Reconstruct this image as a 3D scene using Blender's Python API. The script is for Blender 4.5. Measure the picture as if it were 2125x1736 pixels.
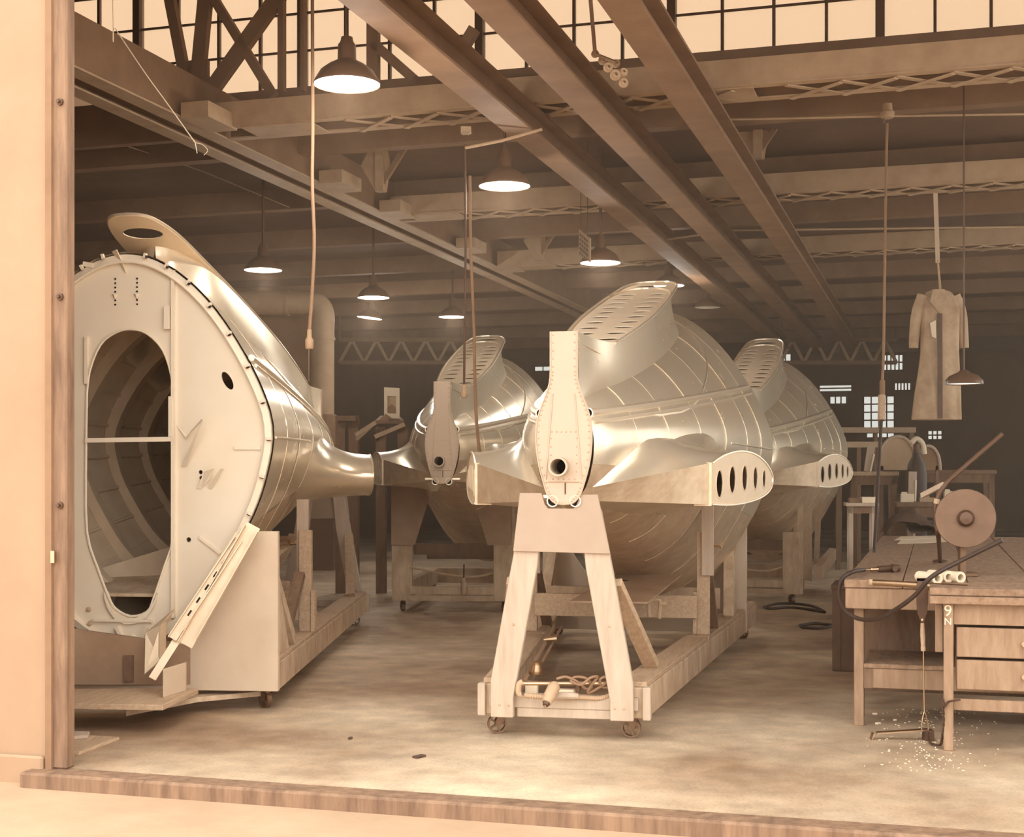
import bpy, bmesh, math, random
from mathutils import Vector, Matrix

for _o in list(bpy.data.objects):
    bpy.data.objects.remove(_o, do_unlink=True)
SC = bpy.context.scene
COL = SC.collection
random.seed(7)

# ------------------------------------------------------------------ camera
EYE, FOC, CX, HY = 1.43, 2951.0, 1062.5, 990.0      # eye height, focal length in px, horizon row
cam_d = bpy.data.cameras.new('camera')
cam_d.sensor_fit = 'HORIZONTAL'; cam_d.sensor_width = 36.0; cam_d.lens = 50.0
cam_d.shift_y = (HY - 868.0) / 2125.0
cam_d.clip_end = 300
cam = bpy.data.objects.new('camera', cam_d); COL.objects.link(cam)
cam.location = (0, 0, EYE); cam.rotation_euler = (math.pi/2, 0, 0)
SC.camera = cam

# ------------------------------------------------------------------ sky and exposure
SKY = (1.0, 0.975, 0.93)
w = bpy.data.worlds.new('overcast_sky'); SC.world = w; w.use_nodes = True
bg = w.node_tree.nodes['Background']
bg.inputs[0].default_value = (*SKY, 1); bg.inputs[1].default_value = 2.8
SC.view_settings.view_transform = 'Standard'
SC.view_settings.look = 'None'
SC.view_settings.exposure = 0.36
SC.view_settings.gamma = 1.0
SC.view_settings.use_curve_mapping = False
LAMP_W = 46.0
SC.cycles.max_bounces = 5; SC.cycles.diffuse_bounces = 3; SC.cycles.glossy_bounces = 2; SC.cycles.adaptive_threshold = .04; SC.cycles.volume_bounces = 0; SC.cycles.transparent_max_bounces = 8

# ------------------------------------------------------------------ geometry helpers
def lerp(a, b, t): return a + (b - a) * t
def G(px, py, z=0.0):
    """point at height z seen at a pixel of the photograph"""
    t = (z - EYE) / -((py - HY) / FOC)
    return Vector(((px - CX) / FOC * t, t, z))
def P(px, py, Y):
    return Vector(((px - CX) / FOC * Y, Y, EYE - (py - HY) / FOC * Y))
class Frame:
    """a yawed ground frame: x to the right, u away from the viewer, z up"""
    def __init__(s, ox, oy, yaw):
        s.o = Vector((ox, oy, 0)); a = math.radians(yaw); s.a = a
        s.d = Vector((math.sin(a), math.cos(a), 0)); s.r = Vector((math.cos(a), -math.sin(a), 0))
    def __call__(s, x, u, z): return s.o + s.r * x + s.d * u + Vector((0, 0, z))
    def ray(s, px, py, u):
        """local (x, z) where the pixel's ray meets the plane u"""
        dr = Vector(((px - CX) / FOC, 1, -(py - HY) / FOC))
        t = (u + s.o.dot(s.d)) / dr.dot(s.d)
        p = dr * t
        return ((p - s.o).dot(s.r), p.z + EYE)
    def pt(s, px, py, u):
        x, z = s.ray(px, py, u); return s(x, u, z)
BLD = Frame(-2.33, 7.05, 16.8)          # the building: x along the door plane, u into the hall

def cr(pts, n):
    """Catmull-Rom through pts, n samples per span"""
    pts = [Vector(p) for p in pts]; out = []
    for i in range(len(pts) - 1):
        p0 = pts[max(i-1, 0)]; p1 = pts[i]; p2 = pts[i+1]; p3 = pts[min(i+2, len(pts)-1)]
        for k in range(n):
            t = k / n
            out.append(0.5*((2*p1)+(p2-p0)*t+(2*p0-5*p1+4*p2-p3)*t*t+(3*p1-p0-3*p2+p3)*t**3))
    out.append(pts[-1]); return out

class MB:
    def __init__(s): s.v = []; s.f = []
    def add(s, vs, fs):
        b = len(s.v); s.v += [Vector(p) for p in vs]; s.f += [tuple(b+i for i in f) for f in fs]; return s
    def hexa(s, c):                         # 8 corners: bottom 4 then top 4
        return s.add(c, [(3,2,1,0),(4,5,6,7),(0,1,5,4),(1,2,6,5),(2,3,7,6),(3,0,4,7)])
    def box(s, c, size, fr=None, rz=0):
        c = Vector(c); x, y, z = [k/2 for k in size]
        pts = [(-x,-y,-z),(x,-y,-z),(x,y,-z),(-x,y,-z),(-x,-y,z),(x,-y,z),(x,y,z),(-x,y,z)]
        R = Matrix.Rotation(-fr.a if fr else rz, 3, 'Z')
        return s.hexa([c + R @ Vector(p) for p in pts])
    def fbox(s, fr, x0, x1, u0, u1, z0, z1):
        return s.hexa([fr(x,u,z) for z in (z0,z1) for x,u in ((x0,u0),(x1,u0),(x1,u1),(x0,u1))])
    def beam(s, p0, p1, wd, ht, up=(0,0,1)):
        p0, p1 = Vector(p0), Vector(p1); d = (p1-p0).normalized(); up = Vector(up)
        if abs(d.dot(up)) > .98: up = Vector((0,1,0))
        sd = d.cross(up).normalized(); u2 = sd.cross(d).normalized()
        a, b = sd*wd/2, u2*ht/2
        return s.hexa([p0-a-b,p0+a-b,p1+a-b,p1-a-b,p0-a+b,p0+a+b,p1+a+b,p1-a+b])
    def tube(s, pts, r, n=8, caps=True):
        pts = [Vector(p) for p in pts]; m = len(pts)
        rs = r if isinstance(r, (list, tuple)) else [r]*m
        t0 = (pts[1]-pts[0]).normalized()
        nn = t0.orthogonal().normalized(); vs = []
        for i, p in enumerate(pts):
            t = (pts[min(i+1,m-1)] - pts[max(i-1,0)]).normalized()
            nn = (nn - t*nn.dot(t)).normalized(); bn = t.cross(nn)
            for k in range(n):
                a = 2*math.pi*k/n
                vs.append(p + (nn*math.cos(a)+bn*math.sin(a))*rs[i])
        fs = []
        for i in range(m-1):
            for k in range(n):
                k2 = (k+1) % n
                fs.append((i*n+k, i*n+k2, (i+1)*n+k2, (i+1)*n+k))
        if caps: fs += [tuple(range(n-1,-1,-1)), tuple(range((m-1)*n, m*n))]
        return s.add(vs, fs)
    def pipe(s, p0, p1, ro, ri, n=20):      # open hollow tube
        p0, p1 = Vector(p0), Vector(p1); d = (p1-p0).normalized(); a = d.orthogonal().normalized(); b = d.cross(a)
        vs = []
        for p, r in ((p0,ro),(p1,ro),(p1,ri),(p0,ri)):
            for k in range(n):
                t = 2*math.pi*k/n; vs.append(p+(a*math.cos(t)+b*math.sin(t))*r)
        fs = []
        for j in range(4):
            j2 = (j+1) % 4
            for k in range(n):
                k2 = (k+1) % n; fs.append((j*n+k, j*n+k2, j2*n+k2, j2*n+k))
        return s.add(vs, fs)
    def prism(s, poly, vec):
        vec = Vector(vec); poly = [Vector(p) for p in poly]; n = len(poly)
        return s.add(poly+[p+vec for p in poly],
            [tuple(range(n-1,-1,-1)), tuple(range(n,2*n))]+[(i,(i+1)%n,n+(i+1)%n,n+i) for i in range(n)])
    def lathe(s, prof, o, n=24, axis=(0,0,1), close=False):
        o = Vector(o); ax = Vector(axis).normalized(); a = ax.orthogonal().normalized(); b = ax.cross(a)
        vs = [o + ax*h + (a*math.cos(2*math.pi*k/n)+b*math.sin(2*math.pi*k/n))*r for r,h in prof for k in range(n)]
        m = len(prof); fs = []
        for i in range(m if close else m-1):
            j = (i+1) % m
            for k in range(n):
                k2 = (k+1) % n; fs.append((i*n+k, i*n+k2, j*n+k2, j*n+k))
        return s.add(vs, fs)
    def grid(s, rows, close=False):
        n = len(rows[0]); vs = [p for r in rows for p in r]; fs = []
        for i in range(len(rows)-1):
            for k in range(n if close else n-1):
                k2 = (k+1) % n; fs.append((i*n+k, i*n+k2, (i+1)*n+k2, (i+1)*n+k))
        return s.add(vs, fs)
    def plate(s, outline, holes, fn, th):
        """flat plate with real holes: 2-D outline and holes, fn maps (a,b) to 3-D, th is the thickness vector"""
        from mathutils.geometry import delaunay_2d_cdt
        vs = []; es = []
        loops = [outline] + holes
        for lp in loops:
            b = len(vs); vs += [Vector((p[0], p[1])) for p in lp]
            es += [(b+i, b+(i+1) % len(lp)) for i in range(len(lp))]
        ov, oe, of, _a, _b, _c = delaunay_2d_cdt(vs, es, [], 0, 1e-5)
        def inside(p, lp):
            c = False; j = len(lp)-1
            for i in range(len(lp)):
                xi, yi = lp[i][0], lp[i][1]; xj, yj = lp[j][0], lp[j][1]
                if (yi > p[1]) != (yj > p[1]) and p[0] < (xj-xi)*(p[1]-yi)/(yj-yi)+xi: c = not c
                j = i
            return c
        keep = []
        for f in of:
            c = sum((ov[i] for i in f), Vector((0,0)))/len(f)
            if inside(c, outline) and not any(inside(c, h) for h in holes): keep.append(tuple(f))
        th = Vector(th); n = len(ov)
        top = [Vector(fn(p[0], p[1])) for p in ov]
        s_b = len(s.v)
        s.add(top + [p+th for p in top], keep + [tuple(n+i for i in reversed(f)) for f in keep])
        cnt = {}
        for f in keep:
            for i in range(len(f)):
                e = (f[i], f[(i+1) % len(f)]); cnt[e] = 1
        for (a, b) in list(cnt):
            if (b, a) not in cnt: s.f.append((s_b+b, s_b+a, s_b+n+a, s_b+n+b))
        return s
    def build(s, name, mat, parent=None, smooth=False, bevel=0, world=True, angle=35):
        me = bpy.data.meshes.new(name)
        vs = s.v
        o = bpy.data.objects.new(name, me)
        if parent is not None:
            if world:
                Mi = RM[parent.name].inverted(); vs = [Mi @ p for p in vs]
            o.parent = parent; RM[o.name] = RM[parent.name]
        else:
            mn = Vector((min(p.x for p in vs), min(p.y for p in vs), min(p.z for p in vs)))
            mx = Vector((max(p.x for p in vs), max(p.y for p in vs), 0))
            c = Vector(((mn.x+mx.x)/2, (mn.y+mx.y)/2, mn.z))
            vs = [p-c for p in vs]; o.location = c; RM[o.name] = Matrix.Translation(c)
        me.from_pydata([tuple(p) for p in vs], [], s.f)
        bm = bmesh.new(); bm.from_mesh(me); bmesh.ops.recalc_face_normals(bm, faces=bm.faces); bm.to_mesh(me); bm.free()
        if isinstance(mat, str): mat = M[mat]
        me.materials.append(mat)
        if smooth:
            me.polygons.foreach_set('use_smooth', [True]*len(me.polygons)); me.set_sharp_from_angle(angle=math.radians(angle))
        COL.objects.link(o)
        if bevel:
            b = o.modifiers.new('bevel', 'BEVEL'); b.width = bevel; b.segments = 1; b.limit_method = 'ANGLE'
        return o
RM = {}
def thing(name, label, cat, loc=(0,0,0), rz=0, group=None):
    o = bpy.data.objects.new(name, None); COL.objects.link(o)
    o.empty_display_size = .1
    o.location = loc; o.rotation_euler = (0,0,rz)
    RM[o.name] = Matrix.Translation(Vector(loc)) @ Matrix.Rotation(rz, 4, 'Z')
    return tag(o, label, cat, group)
def tag(o, label, cat, group=None):
    o['label'] = label; o['category'] = cat
    if group: o['group'] = group
    return o
def struct(o, label=None):
    o['kind'] = 'structure'
    if label: o['label'] = label
    return o
def dup(root, loc, rz, label, group=None):
    r = root.copy(); COL.objects.link(r); r.location = loc; r.rotation_euler = (0,0,rz); r['label'] = label
    if group: r['group'] = group
    RM[r.name] = Matrix.Translation(Vector(loc)) @ Matrix.Rotation(rz, 4, 'Z')
    for ch in list(root.children):
        c = ch.copy(); COL.objects.link(c); c.parent = r; RM[c.name] = RM[r.name]
        for g in list(ch.children):
            d = g.copy(); COL.objects.link(d); d.parent = c; RM[d.name] = RM[r.name]
    return r
def share(src, name, mat_world, parent):
    """another object on the same mesh, placed by a world matrix under a parent"""
    o = bpy.data.objects.new(name, src.data); COL.objects.link(o); o.parent = parent
    o.matrix_local = RM[parent.name].inverted() @ mat_world; RM[o.name] = RM[parent.name]
    return o

# ------------------------------------------------------------------ materials
RAMP = [(0,(24,15,10)),(.25,(88,63,47)),(.5,(150,117,90)),(.75,(206,177,145)),(.9,(236,215,185)),(1,(250,240,222))]
def sp(v):
    for (a,ca),(b,cb) in zip(RAMP, RAMP[1:]):
        if v <= b:
            t = (v-a)/(b-a); c = [lerp(x,y,t)/255 for x,y in zip(ca,cb)]; break
    else: c = [k/255 for k in RAMP[-1][1]]
    return tuple(((k+.055)/1.055)**2.4 if k > .04 else k/12.92 for k in c)
M = {}
def mat(name, v, rough=.6, metal=0, v2=None, scale=6, stretch=None, bump=0, bscale=None, rvar=0, spec=None, detail=5, desat=0):
    def tone(q):
        k = sp(q); y = .3*k[0]+.59*k[1]+.11*k[2]; return tuple(lerp(j, y, desat) for j in k)
    m = bpy.data.materials.new(name); m.use_nodes = True; nt = m.node_tree; N = nt.nodes; L = nt.links
    b = N['Principled BSDF']; b.inputs['Roughness'].default_value = rough; b.inputs['Metallic'].default_value = metal
    if spec is not None: b.inputs['Specular IOR Level'].default_value = spec
    c = tone(v)
    b.inputs['Base Color'].default_value = (*c, 1)
    if v2 is not None or bump:
        tc = N.new('ShaderNodeTexCoord'); mp = N.new('ShaderNodeMapping'); L.new(tc.outputs['Object'], mp.inputs[0])
        if stretch: mp.inputs['Scale'].default_value = stretch
    if v2 is not None:
        nz = N.new('ShaderNodeTexNoise'); nz.inputs['Scale'].default_value = scale; nz.inputs['Detail'].default_value = detail
        nz.inputs['Roughness'].default_value = .65
        L.new(mp.outputs[0], nz.inputs['Vector'])
        rp = N.new('ShaderNodeValToRGB'); rp.color_ramp.elements[0].position = .3; rp.color_ramp.elements[1].position = .7
        rp.color_ramp.elements[0].color = (*c, 1); rp.color_ramp.elements[1].color = (*tone(v2), 1)
        L.new(nz.outputs[0], rp.inputs[0]); L.new(rp.outputs[0], b.inputs['Base Color'])
        if rvar:
            mr = N.new('ShaderNodeMapRange'); mr.inputs[3].default_value = rough-rvar; mr.inputs[4].default_value = rough+rvar
            L.new(nz.outputs[0], mr.inputs[0]); L.new(mr.outputs[0], b.inputs['Roughness'])
    if bump:
        n2 = N.new('ShaderNodeTexNoise'); n2.inputs['Scale'].default_value = bscale or scale; n2.inputs['Detail'].default_value = 2
        L.new(mp.outputs[0], n2.inputs['Vector'])
        bp = N.new('ShaderNodeBump'); bp.inputs['Strength'].default_value = bump; bp.inputs['Distance'].default_value = .02
        L.new(n2.outputs[0], bp.inputs['Height']); L.new(bp.outputs[0], b.inputs['Normal'])
    M[name] = m; return m
mat('primer', .92, .62, v2=.89, scale=3, bump=.03, bscale=4, desat=.10)
mat('primer_post', .73, .62, v2=.70, scale=3, desat=.22)
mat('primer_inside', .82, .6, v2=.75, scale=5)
mat('aluminium', .95, .25, .56, v2=.90, scale=4, bump=.05, bscale=1.6, rvar=.07)
mat('aluminium_dull', .84, .42, .5, v2=.72, scale=9, bump=.08, bscale=4)
mat('aluminium_edge', .93, .32, .6)
mat('fin_rib', .86, .55, 0, v2=.82, scale=6)
mat('wood', .72, .75, v2=.60, scale=5, stretch=(9,.9,9), bump=.15, bscale=14)
mat('wood_pale', .73, .75, v2=.65, scale=5, stretch=(6,6,.8), bump=.1, bscale=12, desat=.25)
mat('wood_dirty', .80, .8, v2=.58, scale=2.6, stretch=(3,3,1.2), bump=.2, bscale=16)
mat('wood_dark', .46, .8, v2=.34, scale=5, stretch=(4,4,1))
mat('plywood', .79, .7, v2=.72, scale=2.2, bump=.05, desat=.12)
mat('plywood_pale', .65, .7, v2=.60, scale=2.2, desat=.25)
mat('bench_wood', .60, .8, v2=.47, scale=5, stretch=(5,5,1), bump=.12, bscale=12)
mat('bench_top', .58, .85, v2=.40, scale=9, stretch=(3,1,3), bump=.12, bscale=14)
mat('plywood_grey', .62, .75, v2=.50, scale=2.5)
mat('post_timber', .52, .75, v2=.32, scale=3.2, stretch=(5,5,.6), bump=.15, bscale=10)
mat('steel_dark', .30, .5, .4)
mat('steel_brown', .52, .75, 0, v2=.44, scale=3, spec=.2)
mat('steel_paint', .71, .7, 0, v2=.62, scale=4, spec=.2)
mat('steel_bright', .72, .3, 1)
mat('rubber', .14, .55)
mat('cord', .52, .7)
mat('cast_iron', .42, .5, .6)
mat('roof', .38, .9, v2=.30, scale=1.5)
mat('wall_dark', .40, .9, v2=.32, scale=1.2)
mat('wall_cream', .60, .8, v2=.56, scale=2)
mat('lamp_outside', .34, .35)
mat('lamp_inside', .97, .4)
mat('paper', .90, .8)
mat('cloth_coat', .78, .9, v2=.60, scale=5, bump=.3, bscale=8)
mat('cloth_dark', .30, .95, v2=.20, scale=7, bump=.3, bscale=20)
mat('leather', .32, .6, v2=.26, scale=14)
mat('crate', .34, .9, v2=.26, scale=4)
mat('disc_metal', .40, .5, .4, v2=.33, scale=6)
mat('sign_card', .66, .8)
mat('sign_ink', .34, .8)
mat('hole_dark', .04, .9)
mat('apron', .68, .9, v2=.62, scale=2.4, bump=.2, bscale=9)

def emit(name, col, s):
    m = bpy.data.materials.new(name); m.use_nodes = True; nt = m.node_tree
    b = nt.nodes['Principled BSDF']; b.inputs['Base Color'].default_value = (*col,1)
    b.inputs['Emission Color'].default_value = (*col,1); b.inputs['Emission Strength'].default_value = s
    M[name] = m
emit('bulb', (1.0,.93,.80), .9)
emit('lit_pane', (1.0,.91,.77), .76)
def glass(name):
    m = bpy.data.materials.new(name); m.use_nodes = True; nt = m.node_tree; N = nt.nodes
    N.remove(N['Principled BSDF']); out = N['Material Output']
    a = N.new('ShaderNodeBsdfTransparent'); a.inputs[0].default_value = (.66,.55,.44,1)
    g = N.new('ShaderNodeBsdfTranslucent'); g.inputs[0].default_value = (.40,.32,.26,1)
    mx = N.new('ShaderNodeMixShader'); mx.inputs[0].default_value = .3
    nt.links.new(a.outputs[0], mx.inputs[1]); nt.links.new(g.outputs[0], mx.inputs[2]); nt.links.new(mx.outputs[0], out.inputs[0])
    M[name] = m
glass('skylight_glass')
def clear_glass(name):
    m = bpy.data.materials.new(name); m.use_nodes = True; nt = m.node_tree; N = nt.nodes
    N.remove(N['Principled BSDF'])
    a = N.new('ShaderNodeBsdfTransparent'); a.inputs[0].default_value = (.93,.92,.90,1)
    nt.links.new(a.outputs[0], N['Material Output'].inputs[0]); M[name] = m
clear_glass('side_glass')

def floor_mat():
    m = bpy.data.materials.new('floor_concrete'); m.use_nodes = True; nt = m.node_tree; N = nt.nodes; L = nt.links
    b = N['Principled BSDF']; tc = N.new('ShaderNodeTexCoord')
    def noise(sc, det):
        n = N.new('ShaderNodeTexNoise'); n.inputs['Scale'].default_value = sc; n.inputs['Detail'].default_value = det
        n.inputs['Roughness'].default_value = .6; L.new(tc.outputs['Object'], n.inputs['Vector']); return n
    a = noise(.55, 4); c = noise(5, 6); d = noise(60, 2)
    r1 = N.new('ShaderNodeValToRGB'); e = r1.color_ramp.elements
    e[0].position = .34; e[0].color = (*sp(.58),1); e[1].position = .60; e[1].color = (*sp(.84),1)
    L.new(a.outputs[0], r1.inputs[0])
    r2 = N.new('ShaderNodeValToRGB'); e = r2.color_ramp.elements
    e[0].position = .3; e[0].color = (.72,.72,.72,1); e[1].position = .7; e[1].color = (1.1,1.1,1.1,1)
    L.new(c.outputs[0], r2.inputs[0])
    mx = N.new('ShaderNodeMix'); mx.data_type = 'RGBA'; mx.blend_type = 'MULTIPLY'; mx.inputs[0].default_value = 1
    L.new(r1.outputs[0], mx.inputs[6]); L.new(r2.outputs[0], mx.inputs[7])
    r3 = N.new('ShaderNodeValToRGB'); e = r3.color_ramp.elements
    e[0].position = .25; e[0].color = (.8,.8,.8,1); e[1].position = .6; e[1].color = (1,1,1,1)
    L.new(d.outputs[0], r3.inputs[0])
    m2 = N.new('ShaderNodeMix'); m2.data_type = 'RGBA'; m2.blend_type = 'MULTIPLY'; m2.inputs[0].default_value = 1
    L.new(mx.outputs[2], m2.inputs[6]); L.new(r3.outputs[0], m2.inputs[7])
    L.new(m2.outputs[2], b.inputs['Base Color'])
    b.inputs['Roughness'].default_value = .62; b.inputs['Specular IOR Level'].default_value = .3
    M['floor'] = m
floor_mat()
# ================================================================== THE HALL
HALL_L, XL, XR = 34.0, -9.0, 8.6
struct(MB().hexa([BLD(x,u,z) for z in (-.25,0) for x,u in ((XL,0),(XR,0),(XR,HALL_L),(XL,HALL_L))]).build('floor','floor'), 'worn concrete hall floor with dusty pale patches')
struct(MB().hexa([BLD(x,u,z) for z in (-.35,-.075) for x,u in ((-14,-14),(22,-14),(22,-.02),(-14,-.02))]).build('floor_apron','apron'), 'pale rough ground outside the doorway, one step below the hall floor')
struct(MB().fbox(BLD, -.02, 7.0, -.16, .0, -.2, .0).build('trim_1','post_timber', bevel=.012), 'worn timber door sill edging the hall floor')
# front wall: the doorway starts at the timber post
x0p = BLD.ray(98,1200,-.03)[0]
fw = MB(); fw.fbox(BLD, XL, x0p-.004, -.03, .03, -.35, 5.4)
struct(fw.build('wall_front','wall_cream'), 'cream plaster wall beside the doorway')
struct(MB().fbox(BLD, 7.0, XR, -.12, .2, -.35, 5.4).build('wall_front_far','wall_cream'))
struct(MB().fbox(BLD, x0p, 7.0, -.12, .2, 4.5, 5.4).build('wall_front_lintel','wall_cream'))
struct(MB().fbox(BLD, XL, x0p-.004, -.07, -.03, -.1, .06).build('baseboard_front','wall_cream', bevel=.01))
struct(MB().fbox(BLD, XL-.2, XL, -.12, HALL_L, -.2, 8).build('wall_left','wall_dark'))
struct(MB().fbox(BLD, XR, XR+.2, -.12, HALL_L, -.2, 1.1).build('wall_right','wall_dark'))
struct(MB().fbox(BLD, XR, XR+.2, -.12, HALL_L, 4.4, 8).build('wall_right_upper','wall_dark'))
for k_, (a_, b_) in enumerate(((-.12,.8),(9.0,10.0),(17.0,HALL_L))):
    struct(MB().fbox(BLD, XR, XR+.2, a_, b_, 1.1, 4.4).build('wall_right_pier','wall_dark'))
for k_, a_ in enumerate((.8,10.0)):
    b_ = 9.0 if k_ == 0 else 17.0
    wn = struct(MB().fbox(BLD, XR-.03, XR+.24, a_, b_, 1.04, 1.1).build(f'window_{20+k_}','steel_dark'), 'tall bank of side windows in the hall wall')
    for q_ in range(8):
        x_ = lerp(a_,b_,q_/7); MB().fbox(BLD, XR+.08, XR+.13, x_-.03, x_+.03, 1.1, 4.4).build('glazing_bar','steel_dark', wn)
    for z_ in (1.1,1.93,2.75,3.57,4.38): MB().fbox(BLD, XR+.08, XR+.13, a_, b_, z_-.02, z_+.02).build('glazing_bar','steel_dark', wn)
    MB().fbox(BLD, XR+.10, XR+.108, a_, b_, 1.1, 4.4).build('glazing','side_glass', wn)
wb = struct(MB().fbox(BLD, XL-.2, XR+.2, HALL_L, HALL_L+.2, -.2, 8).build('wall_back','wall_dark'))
# roof: a high front bay closed by a vertical skylight, then a low dark roof
SKU = 5.65; SK0, SK1 = 4.93, 7.2
rf = MB()
CEIL = 4.84
rf.fbox(BLD, XL, XR, SKU+.02, HALL_L, CEIL, SK0)
def roof_z(p):
    u = (Vector((p.x,p.y,0))-BLD.o).dot(BLD.d)
    return CEIL if u > SKU else 5.3+1.9*(u+.12)/5.87
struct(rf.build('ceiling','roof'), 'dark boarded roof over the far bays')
rb = MB(); rb.hexa([BLD(XL,-.12,5.3),BLD(XR,-.12,5.3),BLD(XR,SKU+.1,SK1),BLD(XL,SKU+.1,SK1),BLD(XL,-.12,5.45),BLD(XR,-.12,5.45),BLD(XR,SKU+.1,SK1+.15),BLD(XL,SKU+.1,SK1+.15)])
struct(rb.build('ceiling_front','roof'))
struct(MB().fbox(BLD, XL, XR, SKU-.06, SKU+.04, 4.54, SK0).build('trim_2','steel_brown'), 'dark sill beam below the skylight glazing')
# roof boards of the far bays: purlins across the hall
for k in range(9):
    u = SKU+1.0+k*2.6
    struct(MB().fbox(BLD, XL, XR, u, u+.16, 4.60, CEIL).build(f'trim_{k+3}','steel_brown'))
# skylight: panes and glazing bars
win = struct(MB().fbox(BLD, XL, XR, SKU-.03, SKU+.03, SK1-.08, SK1+.05).build('window_1','steel_dark'), 'band of small skylight panes above the dark sill beam')
PW, PH = .42, .34
paneref = None; barv = None
xs0 = -4.6
for i in range(24):
    x = xs0 + i*PW
    bar = MB().fbox(BLD, x-.012, x+.012, SKU-.02, SKU+.02, SK0, SK1-.08) if i % 4 else MB().fbox(BLD, x-.035, x+.035, SKU-.05, SKU+.04, SK0, SK1-.08)
    bar.build('glazing_bar','steel_dark', win)
    for j in range(3):
        z = SK0 + j*PH
        if paneref is None:
            pm = MB().fbox(BLD, x+.01, x+PW-.01, SKU-.004, SKU+.004, z+.006, z+PH-.006)
            paneref = pm.build('pane','skylight_glass', win)
        else:
            share(paneref, 'pane', Matrix.Translation(BLD.r*(i*PW)+Vector((0,0,j*PH))) @ RM[win.name], win)
for j in range(1,4):
    MB().fbox(BLD, xs0, xs0+24*PW, SKU-.012, SKU+.012, SK0+j*PH-.008, SK0+j*PH+.008).build('glazing_bar','steel_dark', win)
MB().fbox(BLD, xs0, xs0+24*PW, SKU-.005, SKU+.005, SK0+3*PH, SK1-.08).build('upper_glazing','skylight_glass', win)
# roof sides of the skylight outside the panes
struct(MB().fbox(BLD, XL, xs0, SKU-.03, SKU+.03, SK0, SK1).build('wall_skylight_left','roof'))
struct(MB().fbox(BLD, xs0+24*PW, XR, SKU-.03, SKU+.03, SK0, SK1).build('wall_skylight_right','roof'))

# door post at the left, with bolts
pp = thing('door_post','tall bolted timber door post standing on the sill','post', BLD(-.08,.05,0), -BLD.a)
x0, z0 = BLD.ray(98,1200,-.045); x1, _ = BLD.ray(138,1200,-.04)
MB().fbox(BLD, x0+.02, x1, -.04, .035, 0, 4.49).build('timber','post_timber', pp, bevel=.008)
MB().fbox(BLD, x0-.005, x0+.03, -.055, .02, 0, 4.49).build('steel_edge','steel_brown', pp)
for py in (212, 616, 1048, -150):
    bx, bz = BLD.ray(126, py, -.04)
    MB().lathe([(.0,.0),(.018,.0),(.018,.012),(.009,.013),(.009,.03),(0,.03)], BLD(bx,-.04,bz), 8, -BLD.d).build('bolt','steel_dark', pp)
bx, bz = BLD.ray(110, 1155, -.055)
MB().fbox(BLD, bx-.01, bx+.012, -.062, -.054, bz-.03, bz+.03).build('strike_plate','steel_bright', pp)

# lattice girders across the hall
GZ = 4.40
def girder(u, label, detail=True, x0=-1.70, x1=8.55, solid=()):
    t = thing('lattice_girder', label, 'girder', BLD((x0+x1)/2, u, GZ), -BLD.a, 'lattice roof girders')
    MB().fbox(BLD, x0, x1, u-.03, u+.0, GZ, GZ+.20).build('near_chord','steel_paint', t)
    MB().fbox(BLD, x0, x1, u+.40, u+.43, GZ, GZ+.20).build('far_chord','steel_brown', t)
    MB().fbox(BLD, x0, x1, u-.04, u+.05, GZ-.012, GZ).build('near_flange','steel_paint', t)
    MB().fbox(BLD, x0, x1, u+.35, u+.44, GZ-.012, GZ).build('far_flange','steel_paint', t)
    MB().fbox(BLD, x0, x1, u+.1, u+.3, GZ+.1, GZ+.24).build('web','steel_brown', t)
    ref = [None, None]; pitch = .40
    n = int((x1-x0-.5)/pitch)
    for k in range(n):
        x = x0+.45+k*pitch
        for d in (0,1):
            if any(a < x < b for a, b in solid): continue
            if ref[d] is None:
                a, b = (BLD(x,u+.02,GZ-.018-d*.012), BLD(x+pitch,u+.38,GZ-.018-d*.012)) if d == 0 else (BLD(x,u+.38,GZ-.03), BLD(x+pitch,u+.02,GZ-.03))
                mb = MB().beam(a, b, .045, .01); ref[d] = (mb.build('lacing_bar','steel_paint', t), x)
            else:
                share(ref[d][0], 'lacing_bar', Matrix.Translation(BLD.r*(x-ref[d][1])) @ RM[t.name], t)
    for a, b in solid:
        MB().fbox(BLD, a, b, u, u+.4, GZ-.02, GZ-.01).build('stay_plate','steel_paint', t)
    return t
g1 = girder(4.76, 'pale lattice girder directly below the skylight windows', solid=((-1.4,-.75),(2.35,2.9)))
girder(8.95, 'lattice girder with the coat strap tied to it', solid=((-1.5,-.9),))
girder(13.0, 'dim lattice girder deep in the hall above the parked tail sections', solid=((-1.5,-.9),))
# web members rising from the first girder in front of the glass
tr = thing('roof_truss','dark truss web members crossing in front of the skylight panes','truss', BLD(0,5.1,GZ+.2), -BLD.a)
def member(a, b, u=5.1, wd=.09, name='web_member'):
    MB().beam(BLD.pt(*a,u), BLD.pt(*b,u), wd, .07, BLD.d).build(name,'steel_brown', tr)
for a, b, wd in [((398,230),(342,-60),.09),((405,225),(432,-60),.12),((410,228),(612,-55),.13),((412,-55),(568,200),.075),
             ((585,190),(585,-30),.05),((775,190),(775,-30),.1),((775,90),(860,165),.08),((985,60),(925,160),.09),((630,190),(630,-20),.03)]:
    member(a, b, wd=wd)
MB().fbox(BLD, *sorted((BLD.ray(378,0,5.1)[0], BLD.ray(432,0,5.1)[0])), 5.08, 5.13, BLD.ray(0,222,5.1)[1], BLD.ray(0,165,5.1)[1]).build('gusset','steel_brown', tr)
a = BLD.pt(160,120,4.2); 
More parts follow.
